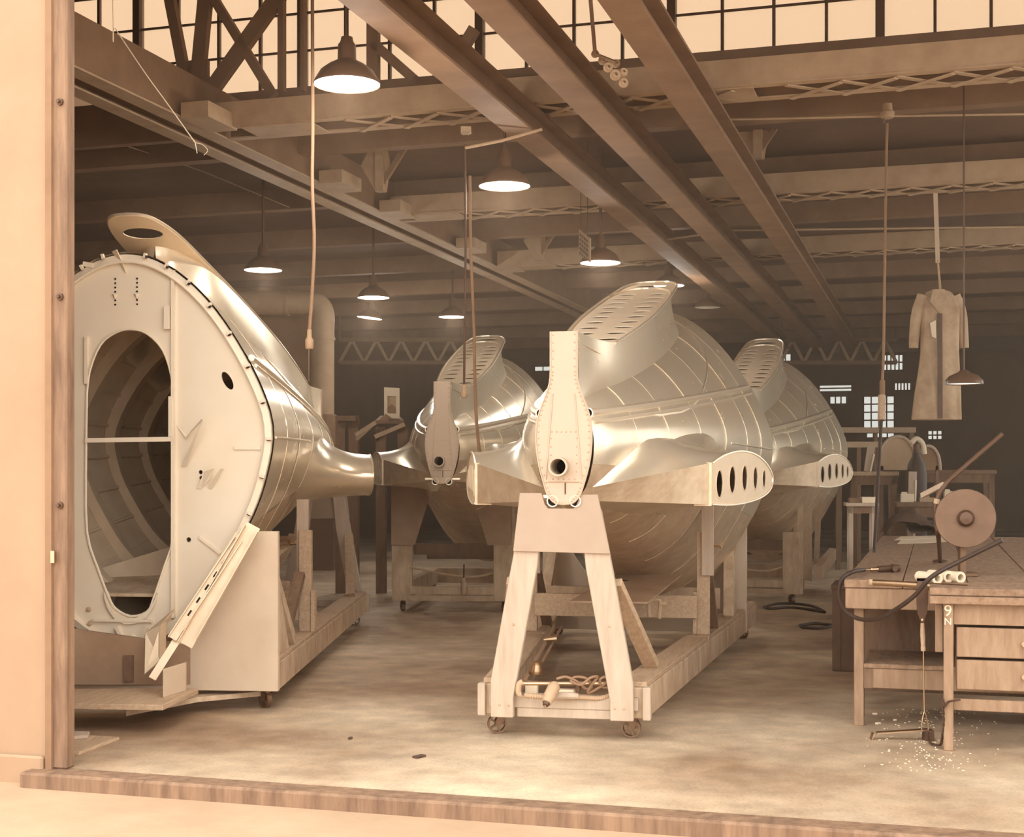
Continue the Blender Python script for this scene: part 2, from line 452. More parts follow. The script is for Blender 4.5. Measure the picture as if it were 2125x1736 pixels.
# main girder running into the hall
mg = thing('roof_beam','broad riveted roof beam running from the door post into the hall','beam', BLD(-1.95,6,GZ), -BLD.a)
MB().fbox(BLD, -2.12, -2.09, .3, 26, GZ, GZ+.42).build('side_plate','steel_brown', mg)
MB().fbox(BLD, -1.80, -1.77, .3, 26, GZ, GZ+.42).build('side_plate','steel_brown', mg)
MB().fbox(BLD, -2.18, -2.02, .3, 26, GZ-.015, GZ).build('flange','steel_paint', mg)
MB().fbox(BLD, -1.87, -1.71, .3, 26, GZ-.015, GZ).build('flange','steel_paint', mg)
MB().fbox(BLD, -2.09, -1.80, .3, 26, GZ+.05, GZ+.07).build('web','steel_brown', mg)
for u in (4.3,7.0,8.6,11.2,13.0):
    MB().fbox(BLD, -1.7, -1.45, u, u+.5, GZ-.03, GZ+.1).build('splice_plate','steel_paint', mg)
for x, lab in ((-2.62,None),):
    pass
# overhead rails hung below the girders
rails = []
for x, lab in ((1.12,'dark overhead rail crossing under the girders, nearest the large pendant lamp'),(1.80,'middle one of three dark overhead rails crossing under the lattice girders'),(2.52,'dark overhead rail crossing under the girders, farthest from the large pendant lamp')):
    t = thing('overhead_rail', lab, 'rail', BLD(x,8,4.16), -BLD.a, 'overhead rails')
    MB().fbox(BLD, x-.11, x+.11, .3, 24, 4.12, 4.14).build('bottom_flange','steel_brown', t)
    MB().fbox(BLD, x-.012, x+.012, .3, 24, 4.14, 4.32).build('web','steel_brown', t)
    MB().fbox(BLD, x-.11, x+.11, .3, 24, 4.32, 4.34).build('top_flange','steel_brown', t)
    rails.append(t)
# hangers and struts below the roof
for px, py0, py1, Y, lab in ((790,262,398,14.5,'pale strut hanging behind the lattice girder near the long roof beam'),(1573,205,330,14.0,'pale strut hanging behind the lattice girder beside the overhead rails'),(1118,440,540,19.5,'dim strut hanging deep in the hall near the long roof beam')):
    t = thing('roof_strut', lab, 'strut', P(px,py1,Y), -BLD.a)
    a, b = P(px,py1,Y), P(px,py0,Y); b.z = roof_z(b)
    MB().beam(a, b, .09, .09, BLD.d).build('shaft','steel_paint', t)
    MB().prism([a+BLD.r*-.22+Vector((0,0,.28)), a+BLD.r*-.05, a+BLD.r*.06, a+BLD.r*.1+Vector((0,0,.28)), a+BLD.r*.04+Vector((0,0,.6)), a+BLD.r*-.04+Vector((0,0,.6))], BLD.d*.02).build('gusset','steel_paint', t)
    MB().beam(a+Vector((0,0,.05)), a+BLD.r*.45+Vector((0,0,.7)), .05, .05, BLD.d).build('brace','steel_brown', t)
# conduits
def conduit(pts, r, lab):
    tag(MB().tube(pts, r, 8).build('conduit','steel_paint', smooth=True), lab, 'pipe')
conduit([P(965,307,11.0), P(1040,292,11.0), P(1125,268,11.0)], .012, 'short pale conduit pipe sloping up to the overhead rail')
conduit([P(1420,250,12.1), P(1840,241,12.1), P(2160,236,12.1)], .010, 'long thin conduit carrying a round junction box')
conduit([P(1345,502,17), P(1520,478,17), P(2160,470,17)], .012, 'thin conduit pipe crossing behind the coat strap')
conduit([P(700,296,15), P(1050,300,15), P(1350,262,15)], .008, 'thin wire conduit behind the large pendant lamps')
conduit([P(150,265,13.4), P(420,355,15.2), P(600,430,16.4)], .006, 'thin dark wire running down behind the roof beam')
jb = thing('junction_box','round junction box on the conduit with a hose dropping from it','junction box', P(1841,238,12.08))
MB().lathe([(0,0),(.05,0),(.06,.02),(.06,.05),(.045,.06),(.04,.12),(0,.12)], P(1841,245,12.05), 16).build('body','steel_paint', jb, smooth=True)
MB().tube([P(1834,245,12.05), P(1834,256,12.05)], .012, 8).build('nipple','steel_bright', jb)
jb2 = thing('outlet_box','small square outlet box near the sloping conduit','junction box', P(967,275,11.0))
MB().box(P(967,270,11.0), (.08,.06,.05)).build('body','steel_paint', jb2, bevel=.004)
MB().box(P(967,277,10.97), (.06,.05,.012)).build('cover','steel_bright', jb2)

# ------------------------------------------------------------------ pendant lamps
def lamp(px, py, wpx, label, off=False, tilt=0, cord=None, dia=.42):
    Y = dia*FOC/wpx; c = P(px, py, Y); R = dia/2
    t = thing('pendant_lamp', label, 'lamp', c, 0, 'enamel pendant lamps')
    T = Matrix.Translation(c) @ Matrix.Rotation(tilt, 4, 'Y')
    def L(prof, name, m, sm=True, n=32):
        mb = MB().lathe(prof, (0,0,0), n); mb.v = [T @ p for p in mb.v]; return mb.build(name, m, t, smooth=sm, angle=50)
    sh = L([(R,0),(R*1.01,.008),(R*.96,.03),(R*.80,.085),(R*.55,.125),(R*.32,.15),(R*.28,.16),(R*.27,.25),(R*.20,.27),(R*.17,.30),(0,.30)], 'shade', 'lamp_outside')
    L([(R*.985,.004),(R*.93,.03),(R*.77,.078),(R*.5,.115),(0,.12)], 'reflector', 'lamp_inside')
    L([(0,-.0),(R*.3,.0),(R*.55,.006),(R*.8,.016),(R*.955,.019)] if not off else [(0,.03),(R*.2,.035),(R*.2,.1),(0,.11)], 'bulb', 'bulb' if not off else 'paper')
    MB().tube([c+Vector((0,0,.29)), Vector((c.x, c.y, 4.39 if 11.2 < c.y < 12.2 else roof_z(c)))], .012 if Y < 14 else .016, 6).build('stem','steel_dark', t)
    if not off:
        ld = bpy.data.lights.new('lamp_light','POINT'); ld.energy = LAMP_W; ld.color = (1,.92,.82); ld.shadow_soft_size = .12
        lo = bpy.data.objects.new('lamp_light', ld); COL.objects.link(lo); lo.parent = t; lo.location = (0,0,-.09)
    return t
lamp(720,176,138,'large pendant lamp hanging under the skylight windows')
lamp(1047,387,107,'pendant lamp glowing above the tail section with the two hanging cords')
lamp(1246,546,84,'pendant lamp directly beside the hanging card sign')
lamp(546,561,78,'pendant lamp hanging above the primed bulkhead and in front of the ventilation duct')
lamp(775,618,66,'pendant lamp hanging just above the smaller tilted lamp')
lamp(767,660,52,'small tilted pendant lamp hanging under another lamp', tilt=.12)
lamp(939,658,57,'small pendant lamp behind the pair of hanging cords')
lamp(1388,593,64,'pendant lamp peeping out behind the big slotted fin rib')
lamp(1468,638,54,'unlit dim pendant lamp beyond the big slotted fin rib', off=True)

# ------------------------------------------------------------------ hanging cords
def cordset(name, label, pts, r, cat='cord', m='cord', plug=None, group=None):
    t = thing(name, label, cat, pts[-1], 0, group)
    MB().tube(cr(pts, 8), r, 8).build('cable', m, t, smooth=True)
    if plug: plug(t, Vector(pts[-1]))
    return t
def socket(r, h, m='steel_paint'):
    def f(t, p):
        MB().lathe([(0,.02),(r*.55,.02),(r*.6,-.03),(r,-.05),(r,-h),(r*.8,-h-.01),(0,-h-.01)], p, 14).build('plug', m, t, smooth=True)
    return f
hp = [P(648,-70,9.6), P(649,250,9.6), P(648,380,9.6), P(652,500,9.6), P(648,600,9.6), P(642,690,9.6)]
cordset('drop_cord','thick pale drop cord with a plug, hanging beside the large pendant lamp', hp, .012, plug=socket(.028,.1))
cordset('drop_cord','thin drop cord with a pale socket hanging before the tail section', [P(965,300,11), P(966,520,11), P(964,700,11), P(963,803,11)], .009, plug=socket(.026,.07), m='steel_dark')
cordset('air_hose','dark air hose dangling in front of the left tail section', [P(975,365,11), P(977,520,11), P(984,700,11), P(986,812,11), P(991,900,11), P(1000,975,11)], .012, cat='hose', m='steel_brown')
ah = cordset('air_hose','long dark air hose dropping from the round junction box behind the workbench', [P(1841,256,12.05), P(1838,400,12.0), P(1834,700,11.8), P(1831,790,11.7)], .012, cat='hose', m='steel_brown')
MB().tube([P(1831,790,11.7), P(1830,870,11.6)], .022, 10).build('coupling','steel_brown', ah)
MB().tube([P(1830,820,11.65), P(1829,872,11.6)], .03, 12).build('regulator','wood', ah)
MB().tube(cr([P(1829,870,11.6), P(1823,980,11.4), P(1815,1135,11.1), P(1813,1215,11.0)],6), .014, 8).build('lower_hose','rubber', ah, smooth=True)
ws = thing('loose_wire','thin frayed wire with a forked end hanging from the skylight','wire', P(420,300,8.6))
MB().tube(cr([Vector((P(225,30,8.6).x,8.6,roof_z(P(225,30,8.6)))), P(235,45,8.6), P(240,60,8.6), P(300,150,8.6), P(345,212,8.6), P(405,296,8.6)],6), .0035, 6).build('strand','paper', ws)
MB().tube(cr([P(405,296,8.6), P(420,300,8.6), P(431,312,8.6), P(423,322,8.6)],6), .0025, 5).build('fork','paper', ws)
MB().tube([P(405,296,8.6), P(409,318,8.6)], .0025, 5).build('fork','paper', ws)
# sign on two wires
sg = thing('hanging_sign','small printed card sign hanging beside a pendant lamp','sign', P(1212,540,14.6))
a, b = P(1201,474,14.8), P(1224,494,14.3); a2, b2 = P(1201,529,14.8), P(1224,544,14.3)
MB().prism([a2,b2,b,a], Vector((.012,.012,0))).build('card','sign_card', sg)
nrm = (b-a).cross(a2-a).normalized()
if nrm.y > 0: nrm = -nrm
for r_ in range(5):
    for c_ in range(4 if r_ != 3 else 5):
        s0 = .12+c_*(.78/(4 if r_ != 3 else 5)); s1 = s0+.12; t0 = .14+r_*.17; t1 = t0+.09
        q = lambda s,t: a+(b-a)*s+(a2-a)*t+nrm*.004
        MB().prism([q(s0,t1),q(s1,t1),q(s1,t0),q(s0,t0)], nrm*.001).build('lettering','sign_ink', sg)
for pt in (a.lerp(b,.2), a.lerp(b,.8)):
    MB().tube([pt, Vector((pt.x,pt.y,CEIL))], .004, 5).build('wire','steel_dark', sg)
# cluster of small round rings on a strap
tk = thing('ring_cluster','cluster of round rings hung between the overhead rails','pulley', P(1275,150,9.3))
for k,(px,py,r) in enumerate(((1262,140,.030),(1277,156,.034),(1294,150,.026),(1278,132,.026),(1294,172,.03),(1250,126,.026),(1235,112,.024))):
    c = P(px,py,9.3+.03*k)
    MB().lathe([(r,-.012),(r*1.1,0),(r,.012),(r*.55,.008),(r*.3,.02),(r*.3,-.02),(r*.55,-.008)], c, 20, (.3,-1,.1), close=True).build('ring','steel_paint', tk, smooth=True)
MB().tube([P(1278,130,9.35), P(1235,112,9.4), Vector((P(1225,60,9.4).x,9.4,4.6))], .014, 6).build('strap','steel_brown', tk)

# dusty air inside the hall
hz_ = MB().fbox(BLD, XL+.01, XR-.01, .25, HALL_L-.01, .01, 4.83)
hm = bpy.data.materials.new('dusty_air'); hm.use_nodes = True; hn = hm.node_tree; hn.nodes.remove(hn.nodes['Principled BSDF'])
vs_ = hn.nodes.new('ShaderNodeVolumeScatter'); vs_.inputs['Color'].default_value = (1,.74,.54,1); vs_.inputs['Density'].default_value = .013; vs_.inputs['Anisotropy'].default_value = .35
hn.links.new(vs_.outputs[0], hn.nodes['Material Output'].inputs['Volume']); M['dusty_air'] = hm
hz_o = hz_.build('hall_haze','dusty_air'); hz_o['kind'] = 'stuff'; hz_o['label'] = 'thin dusty haze filling the hall air'; hz_o['category'] = 'haze'
# ================================================================== THE TAIL SECTIONS
FL = 4.2                                    # length from stern post to bulkhead
BULK = [(.327,0),(.436,.297),(.63,.505),(.955,.71),(1.252,.86),(1.52,.937),(1.682,.955),(1.845,.925),(2.11,.807),(2.468,.57),(2.72,.288),(2.81,0)]
TAIL = [(1.30,0),(1.34,.09),(1.42,.13),(1.52,.15),(1.62,.155),(1.70,.145),(1.78,.12),(1.84,.08),(1.88,0)]
def to_t(data):
    z0, z1 = data[0][0], data[-1][0]
    return [(math.acos(max(-1,min(1,((z0+z1)/2-z)/((z1-z0)/2))))/math.pi, w_) for z, w_ in data]
def interp(tab, t):
    """monotone cubic interpolation"""
    n = len(tab)
    if t <= tab[0][0]: return tab[0][1]
    if t >= tab[-1][0]: return tab[-1][1]
    for i in range(n-1):
        if t <= tab[i+1][0]: break
    def sl(j):
        if j <= 0: return (tab[1][1]-tab[0][1])/(tab[1][0]-tab[0][0])
        if j >= n-1: return (tab[-1][1]-tab[-2][1])/(tab[-1][0]-tab[-2][0])
        return (tab[j+1][1]-tab[j-1][1])/(tab[j+1][0]-tab[j-1][0])
    h = tab[i+1][0]-tab[i][0]; x = (t-tab[i][0])/h
    return ((2*x**3-3*x*x+1)*tab[i][1] + (x**3-2*x*x+x)*h*sl(i) + (-2*x**3+3*x*x)*tab[i+1][1] + (x**3-x*x)*h*sl(i+1))
BT, TT = to_t(BULK), to_t(TAIL)
def zrange(u):
    k = max(0,u)/FL
    return 1.30+(.327-1.30)*k**1.3, 1.88+(2.81-1.88)*k**.95
def sect(u, t):
    k = max(0,u)/FL; z0, z1 = zrange(u)
    return max(0,lerp(interp(TT,t), interp(BT,t), k**.72)), (z0+z1)/2-math.cos(math.pi*t)*(z1-z0)/2
def t_of(u, z):
    z0, z1 = zrange(u); return math.acos(max(-1,min(1,((z0+z1)/2-z)/((z1-z0)/2))))/math.pi
def bw(u, z): return sect(u, t_of(u,z))[0]
def btop(u, wl):
    """height of the upper skin at half width wl"""
    lo, hi = t_of(u, zrange(u)[0]+.62*(zrange(u)[1]-zrange(u)[0])), 1.0
    for _ in range(30):
        m_ = (lo+hi)/2
        if sect(u,m_)[0] > wl: lo = m_
        else: hi = m_
    return sect(u,lo)[1]
def zcrease(u): return 1.775+(2.17-1.775)*(u/FL)

# stub of the tailplane
TIP = [(.9,1.515),(1.1,1.565),(1.35,1.592),(1.6,1.58),(1.8,1.53),(1.92,1.465),(1.95,1.41),(1.9,1.35),(1.75,1.305),(1.5,1.275),(1.2,1.262),(.9,1.27)]
ROOT = [(.04,1.37),(.5,1.68),(1.05,1.80),(1.7,1.82),(2.15,1.72),(2.42,1.57),(2.52,1.42),(2.42,1.27),(2.1,1.15),(1.6,1.10),(.9,1.18),(.04,1.305)]
def hs(u): return .715 + (u-.9)*.30
def ell(cx, cy, a, b, n=20, rot=0):
    return [(cx+a*math.cos(q)*math.cos(rot)-b*math.sin(q)*math.sin(rot), cy+a*math.cos(q)*math.sin(rot)+b*math.sin(q)*math.cos(rot)) for q in (2*math.pi*k/n for k in range(n))]
# fin root
FUP = [(0,.073),(.4,.10),(.75,.165),(1.3,.215),(2.0,.25),(2.8,.25),(3.3,.225),(3.55,.16),(3.68,.08),(3.72,0)]
PLT = [(.75,.165),(1.3,.215),(2.0,.25),(2.8,.25),(3.4,.235),(3.85,.215),(4.08,.165),(4.17,.10),(4.19,0)]
FEX = [.015,.07,.17,.24,.28,.28,.25,.2,.14,.10]
def zfin(u): return 2.215 if u < .75 else 2.225+(3.02-2.225)*(u-.75)/3.3

def make_tail(label, loc, rz, inside=False):
    t = thing('tail_section', label, 'tail section', loc, rz, 'aeroplane tail sections')
    kw = dict(world=False)
    # skin panels, lapped
    us = [0,.5,1.05,1.75,2.45,3.15,3.7,FL]
    rng = random.Random(3)
    for i in range(len(us)-1):
        u0, u1 = us[i], us[i+1]+(.012 if i < len(us)-2 else 0)
        for sgn in (-1,1):
            for band in range(3):
                off = .002+.003*((i+band) % 2)
                rows = []
                for a in range(9):
                    u = lerp(u0,u1,a/8); tc_ = t_of(u, zcrease(u)); tm = t_of(u, lerp(zrange(u)[0], zcrease(u), .42))
                    t0, t1 = ((0,tm),(tm,tc_),(tc_,1))[band]
                    row = []
                    for b in range(13):
                        w_, z = sect(u, lerp(t0,t1,b/12)); s_ = 1+off/max(w_,.2)
                        row.append((sgn*w_*s_, u, z))
                    rows.append(row)
                MB().grid(rows).build('skin_panel','aluminium' if band else 'aluminium_dull', t, smooth=True, **kw)
    # raised seams around the body
    for u in us[1:-1]:
        for sgn in (-1,1):
            pts = [(sgn*(sect(u,q/40)[0]+.004), u, sect(u,q/40)[1]) for q in range(3,40)]
            MB().tube(pts, .0032, 5).build('seam','aluminium', t, smooth=True, **kw)
    # side beads and their open ends
    for sgn in (-1,1):
        for dz, r in ((0,.022),(-.05,.012)):
            pts = []
            for q in range(24):
                u = lerp(.02,FL-.15,q/23); z = zcrease(u)+dz; pts.append((sgn*(bw(u,z)+.004), u, z))
            MB().tube(pts, r, 8).build('side_bead','aluminium_edge', t, smooth=True, **kw)
        p = Vector((sgn*.128,-.02,1.775))
        MB().pipe(p, p+Vector((0,.10,0)), .030, .024).build('bead_socket','aluminium_edge', t, smooth=True, **kw)
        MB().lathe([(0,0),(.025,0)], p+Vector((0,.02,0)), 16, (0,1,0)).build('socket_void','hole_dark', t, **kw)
        p = Vector((sgn*.062,-.03,1.302))
        MB().pipe(p, p+Vector((0,.12,0)), .032, .026).build('lower_socket','aluminium_edge', t, smooth=True, **kw)
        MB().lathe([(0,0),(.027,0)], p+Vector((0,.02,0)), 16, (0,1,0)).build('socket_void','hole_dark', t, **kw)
    # longitudinal lower stringers outside
    for sgn in (-1,1):
        pts = [(sgn*(bw(u, lerp(zrange(u)[0],zcrease(u),.72))+.003), u, lerp(zrange(u)[0],zcrease(u),.72)) for u in (lerp(2.6,FL-.05,q/14) for q in range(15))]
        MB().tube(pts, .008, 6).build('side_seam','aluminium_edge', t, smooth=True, **kw)
    # tailplane stubs
    tipc = cr([(a,b,0) for a,b in TIP], 4); rootc = cr([(a,b,0) for a,b in ROOT], 4)
    for sgn in (-1,1):
        rows = []
        for q in range(13):
            th = q/12*math.pi/2; row = []
            for ci, (a, b) in enumerate(zip(tipc, rootc)):
                sw = min(1, min(ci, len(tipc)-1-ci)/7.0)
                e = lerp(q/12, 1-math.cos(th), sw); l = lerp(q/12, math.sin(th), sw)
                u = lerp(a.x,b.x,e); z = lerp(a.y,b.y,e)
                wr = bw(b.x,b.y)-.012
                row.append((sgn*lerp(hs(a.x), wr, l), u, z))
            rows.append(row)
        MB().grid(rows).build('stub_fairing','aluminium', t, smooth=True, angle=60, **kw)
        MB().grid([[r[0] for r in rows],[lerp2(r[0],r[-1],.33) for r in rows],[lerp2(r[0],r[-1],.66) for r in rows],[r[-1] for r in rows]]).build('stub_spar','aluminium_dull', t, **kw)
        out = [(p.x,p.y) for p in tipc]
        holes = [ell(1.02,1.39,.058,.085,20), ell(1.23,1.415,.058,.085,20), ell(1.44,1.425,.052,.082,20), ell(1.63,1.425,.046,.075,20), ell(1.79,1.42,.036,.06,20)]
        ribm = MB().plate(out, holes, lambda a,b: (sgn*(hs(a)+.004), a, b), (-sgn*.006,0,0))
        rib = ribm.build('stub_rib','fin_rib', t, **kw)
        for h in holes:
            pts = [(sgn*(hs(a)+.004), a, b) for a,b in h]; pts.append(pts[0])
            MB().tube(pts, .006, 5, caps=False).build('hole_lip','fin_rib', rib, smooth=True, **kw)
        fl = [(sgn*(hs(p.x)+.006), p.x, p.y) for p in tipc]
        MB().tube(fl, .007, 5).build('flange','aluminium_edge', rib, smooth=True, **kw)
        web = MB().grid([[(sgn*(hs(.9)-.10), .885, z), (sgn*(hs(.9)+.004), .885, z)] for z in (1.262,1.518)])
        web.build('spar_cap','aluminium_dull', t, **kw)
    # fin root: fairing and slotted rib
    plc = cr([(a,b,0) for a,b in PLT], 4)
    upc = cr([(a,b,e) for (a,b),e in zip(FUP,FEX)], 4)
    for sgn in (-1,1):
        rows = []
        for q in range(11):
            th = q/10*math.pi/2; e = 1-math.cos(th); l = math.sin(th); row = []
            for p in upc:
                ul = min(p.x + (.1 if p.x > 3.6 else 0), FL-.03); wl = min(p.y+p.z, .97*max(sect(ul,t_/30)[0] for t_ in range(18,30)))
                zl = btop(ul, wl)
                row.append((sgn*lerp(p.y,wl,e), lerp(p.x,ul,e), lerp(zfin(p.x), zl-.006, l)))
            rows.append(row)
        MB().grid(rows).build('fin_fairing','aluminium', t, smooth=True, angle=60, **kw)
        base = [(r[0]+sgn*.006, r[1], r[2]+.002) for r in rows[-1][9:]]
        MB().tube(base, .008, 5).build('fairing_bead','aluminium_edge', t, smooth=True, **kw)
        MB().tube([(sgn*p.y, p.x, zfin(p.x)-.006) for p in plc], .009, 5).build('fin_flange','aluminium_edge', t, smooth=True, **kw)
    ro = [(p.y, p.x) for p in plc]
    out = ro + [(-a,b) for a,b in reversed(ro[:-1])]
    holes = []
    for k in range(11):
        u = .98+k*.26
        wd = interp(PLT, u)
        big = .085 if k in (6,7,8) else .068
        for sgn in (-1,1):
            if k == 10: continue
            holes.append(ell(sgn*wd*.48, u, min(big,wd*.38), .05, 16))
    holes.append(ell(0, 3.92, .13, .085, 20))
    rib = MB().plate(out, holes, lambda a,b: (a, b, zfin(b)-.012), (0,0,-.006)).build('fin_rib','fin_rib', t, **kw)
    # pocket floor between stern post and rib
    MB().grid([[(-.07,.02,2.16),(.07,.02,2.16)],[(-.15,.76,2.12),(.15,.76,2.12)]]).build('fin_pocket','aluminium_dull', t, **kw)
    # stern post: keyhole plate
    kh = [(0,1.285),(.05,1.293),(.085,1.33),(.105,1.38),(.138,1.5),(.152,1.62),(.148,1.72),(.128,1.80),(.10,1.87),(.078,1.94),(.073,2.0),(.073,2.215)]
    kc = [(p.x,p.y) for p in cr([(a,b,0) for a,b in kh[:-1]], 3)] + [kh[-1]]
    out = kc + [(-a,b) for a,b in reversed(kc[1:])]
    hole = ell(-.02,1.487,.044,.044,24)
    sp_ = MB().plate(out, [hole], lambda a,b: (a,-.03,b), (0,.03,0)).build('stern_post','primer_post', t, **kw)
    MB().pipe((-.02,-.10,1.487), (-.02,.12,1.487), .052, .042, 24).build('post_tube','primer_post', sp_, smooth=True, **kw)
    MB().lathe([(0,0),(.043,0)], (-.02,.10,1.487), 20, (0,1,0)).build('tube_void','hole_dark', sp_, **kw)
    for sgn in (-1,1):
        MB().tube([(sgn*.060,-.032,1.88),(sgn*.098,-.032,1.42)], .004, 5).build('stiffener','primer_post', sp_, **kw)
        MB().tube([(sgn*a,-.032,b) for a,b in kc], .005, 5).build('rim','primer_post', sp_, smooth=True, **kw)
    MB().tube([(-.085,-.032,1.405),(.085,-.032,1.405)], .003, 5).build('joint','steel_paint', sp_, **kw)
    MB().tube([(.008,-.032,1.40),(.008,-.032,1.34)], .004, 5).build('slot','steel_dark', sp_, **kw)
    rv = MB(); spots = []
    for sgn in (-1,1):
        acc = 0
        for (a0,b0),(a1,b1) in zip(kc,kc[1:]):
            d = math.hypot(a1-a0,b1-b0); n = max(1,int(d/.04))
            for k in range(n): spots.append((sgn*(lerp(a0,a1,(k+.5)/n)-.014), lerp(b0,b1,(k+.5)/n)+.004))
        spots += [(sgn*.07,1.46+.045*k) for k in range(5)]
    spots += [(-.065+.026*k,1.675) for k in range(6)] + [(-.06+.03*k,1.42) for k in range(5)]
    for x,z in spots: rv.lathe([(.0045,0),(.003,.002),(0,.003)], (x,-.031,z), 6, (0,-1,0))
    r_ = rv.build('rivets','steel_paint', sp_, **kw); r_['kind'] = 'stuff'
    # stub feet under the post
    for sgn in (-1,1):
        MB().hexa([(sgn*x,u,z) for z in (1.318,1.335) for x,u in ((.09,0),(.16,0),(.16,.1),(.09,.1))]).build('foot_strap','aluminium_edge', t, **kw)
    # bulkhead with its doorway
    prof = [(sect(FL,q/48)[0]*.985, lerp(zrange(FL)[0]+.015, zrange(FL)[1]-.015, (sect(FL,q/48)[1]-zrange(FL)[0])/(zrange(FL)[1]-zrange(FL)[0]))) for q in range(49)]
    out = prof + [(-a,b) for a,b in reversed(prof[1:-1])]
    def bpx(px, py): return (-(px-252)*.002966, 1.43-(py-990)*.002966)      # front view, viewed towards the tail
    BP[0] = bpx
    door = cr([(*bpx(a,b),0) for a,b in ((165,820),(172,770),(195,718),(228,693),(262,686),(298,696),(332,730),(350,780),(355,830),(356,1000),(355,1120),(335,1185),(312,1250),(298,1278),(262,1288),(228,1272),(212,1245),(190,1190),(165,1110),(163,950),(165,820))], 3)[:-1]
    slot = ell(*bpx(472,796), .028, .062, 16, rot=math.radians(-30))
    slot = [(p[0],p[1]) for p in slot]
    hol = [[(p.x,p.y) for p in door], slot, ell(*bpx(388,1127),.016,.016,12), ell(*bpx(414,986),.013,.013,12), ell(*bpx(415,998),.012,.012,12)]
    bk = MB().plate(out, hol, lambda a,b: (a, FL-.02, b), (0,-.012,0)).build('bulkhead','primer', t, **kw)
    # rim: flange and lip
    full = out + [out[0]]
    rows = [[(a*k1, FL+d, 1.60+(b-1.60)*k1) for a,b in full] for k1,d in ((.955,-.02),(.955,.012),(.962,.016),(.985,.004),(1.0,.0))]
    MB().grid(rows).build('rim','primer', bk, smooth=True, angle=40, **kw)
    lip = [(p.x, FL+.0, p.y) for p in door[35:50]]
    MB().tube([(p.x, FL-.015, p.y) for p in door]+[(door[0].x,FL-.015,door[0].y)], .008, 6, caps=False).build('doorway_lip','primer', bk, smooth=True, **kw)
    return t, bk
BP = [None]
def lerp2(a, b, t): return tuple(lerp(x,y,t) for x,y in zip(a,b))

O1 = (.285, 7.68, 0); YAW1 = 12.4
tail1, _bk = make_tail('polished aluminium tail section on the wooden dolly with the grinder tools', O1, -math.radians(YAW1))
tail2 = dup(tail1, ((918-CX)/FOC*13.0, 13.0, .09), -math.radians(5.0), 'aluminium tail section behind the two hanging cords, resting on plywood cheeks')
O3 = (2.10, 13.3, .07)
tail3 = dup(tail1, O3, -math.radians(14), 'aluminium tail section with a short fin beyond the polished one, next to the workbench stools')
# left one: bulkhead towards the doorway
B0 = Vector((-2.404, 8.84, 0)); YAW0 = 8.0
a0 = math.radians(YAW0)
T0 = B0 + Vector((math.sin(a0), math.cos(a0), 0))*FL
tail0 = dup(tail1, (T0.x, T0.y, .02), math.pi - a0, 'tail section showing its cream primed bulkhead with the arched doorway')
bk0 = [c for c in tail0.children if c.name.startswith('bulkhead')][0]
kw = dict(world=False)
bpx = BP[0]
def B(px, py, d=0): x, z = bpx(px,py); return Vector((x, FL-.02+d, z))
# inner skin and ring frames seen through the doorway
rows = []
for a in range(16):
    u = lerp(.5, FL-.05, a/15)
    row = []
    for q in range(-30,31):
        w_, z = sect(u, 1-abs(q)/30); z0,z1 = zrange(u)
        row.append((math.copysign(w_*.975,q), u, lerp(z0+.03,z1-.03,(z-z0)/(z1-z0))))
    rows.append(row)
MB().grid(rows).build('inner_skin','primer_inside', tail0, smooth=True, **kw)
for u in (3.75,3.3,2.85,2.4,1.9,1.3):
    r1, r2, r3 = [], [], []
    for q in range(-26,27):
        w_, z = sect(u, 1-abs(q)/30); z0,z1 = zrange(u); cz = 1.5; s_ = math.copysign(1,q)
        zz = lerp(z0+.03,z1-.03,(z-z0)/(z1-z0))
        r1.append((s_*w_*.97, u, zz)); r2.append((s_*w_*.87, u, cz+(zz-cz)*.9)); r3.append((s_*w_*.87, u-.09, cz+(zz-cz)*.9))
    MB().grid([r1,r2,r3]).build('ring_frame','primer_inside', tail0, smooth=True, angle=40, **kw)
for k in range(9):
    tq = .16+k*.08
    for sgn in (1,):
        pts = []
        for a in range(10):
            u = lerp(.9,FL-.2,a/9); w_, z = sect(u,tq); pts.append((sgn*w_*.955, u, z+.0))
        MB().tube(pts, .014, 5).build('stringer','primer_inside', tail0, **kw)
MB().prism([(-.62,FL-.1,.68),(.62,FL-.1,.68),(.42,1.8,.95),(-.42,1.8,.95)], (0,0,-.02)).build('walkway','wood_dirty', tail0, **kw)
bb = MB().beam((.75,FL-.55,.62),( -.5,FL-.9,1.02),.05,.16); bb.build('diagonal_beam','primer_inside', tail0, **kw)
# fittings on the bulkhead face
F = -1.0
def bar(a, b, wd, dp, name, m='primer'):
    p, q = B(*a,.008), B(*b,.008)
    MB().beam(p, q, wd, dp, (0,1,0)).build(name, m, bk0, **kw)
bar((356,565),(356,1290),.022,.03,'seam_angle')
bar((163,919),(357,917),.028,.03,'sill_bar')
bar((180,1297),(310,1297),.016,.03,'lower_angle')
bar((344,640),(344,688),.035,.05,'packing_block')
bar((351,828),(351,912),.022,.04,'packing_block')
bar((164,700),(164,800),.02,.02,'edge_strip')
bar((488,936),(545,936),.02,.012,'tab_plate')
bar((412,1122),(458,1156),.014,.012,'tab_plate')
for px in (228,276):
    for k in range(7):
        p = B(px, 580+k*9, .004)
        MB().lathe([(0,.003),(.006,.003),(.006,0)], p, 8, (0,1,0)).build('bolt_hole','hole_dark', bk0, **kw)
    c = B(px,612,.004)
    MB().prism([c+Vector((.022,0,0)),c+Vector((0,0,-.03)),c+Vector((-.022,0,0)),c+Vector((0,.02,-.005))], (0,.006,0)).build('clip_bracket','primer', bk0, **kw)
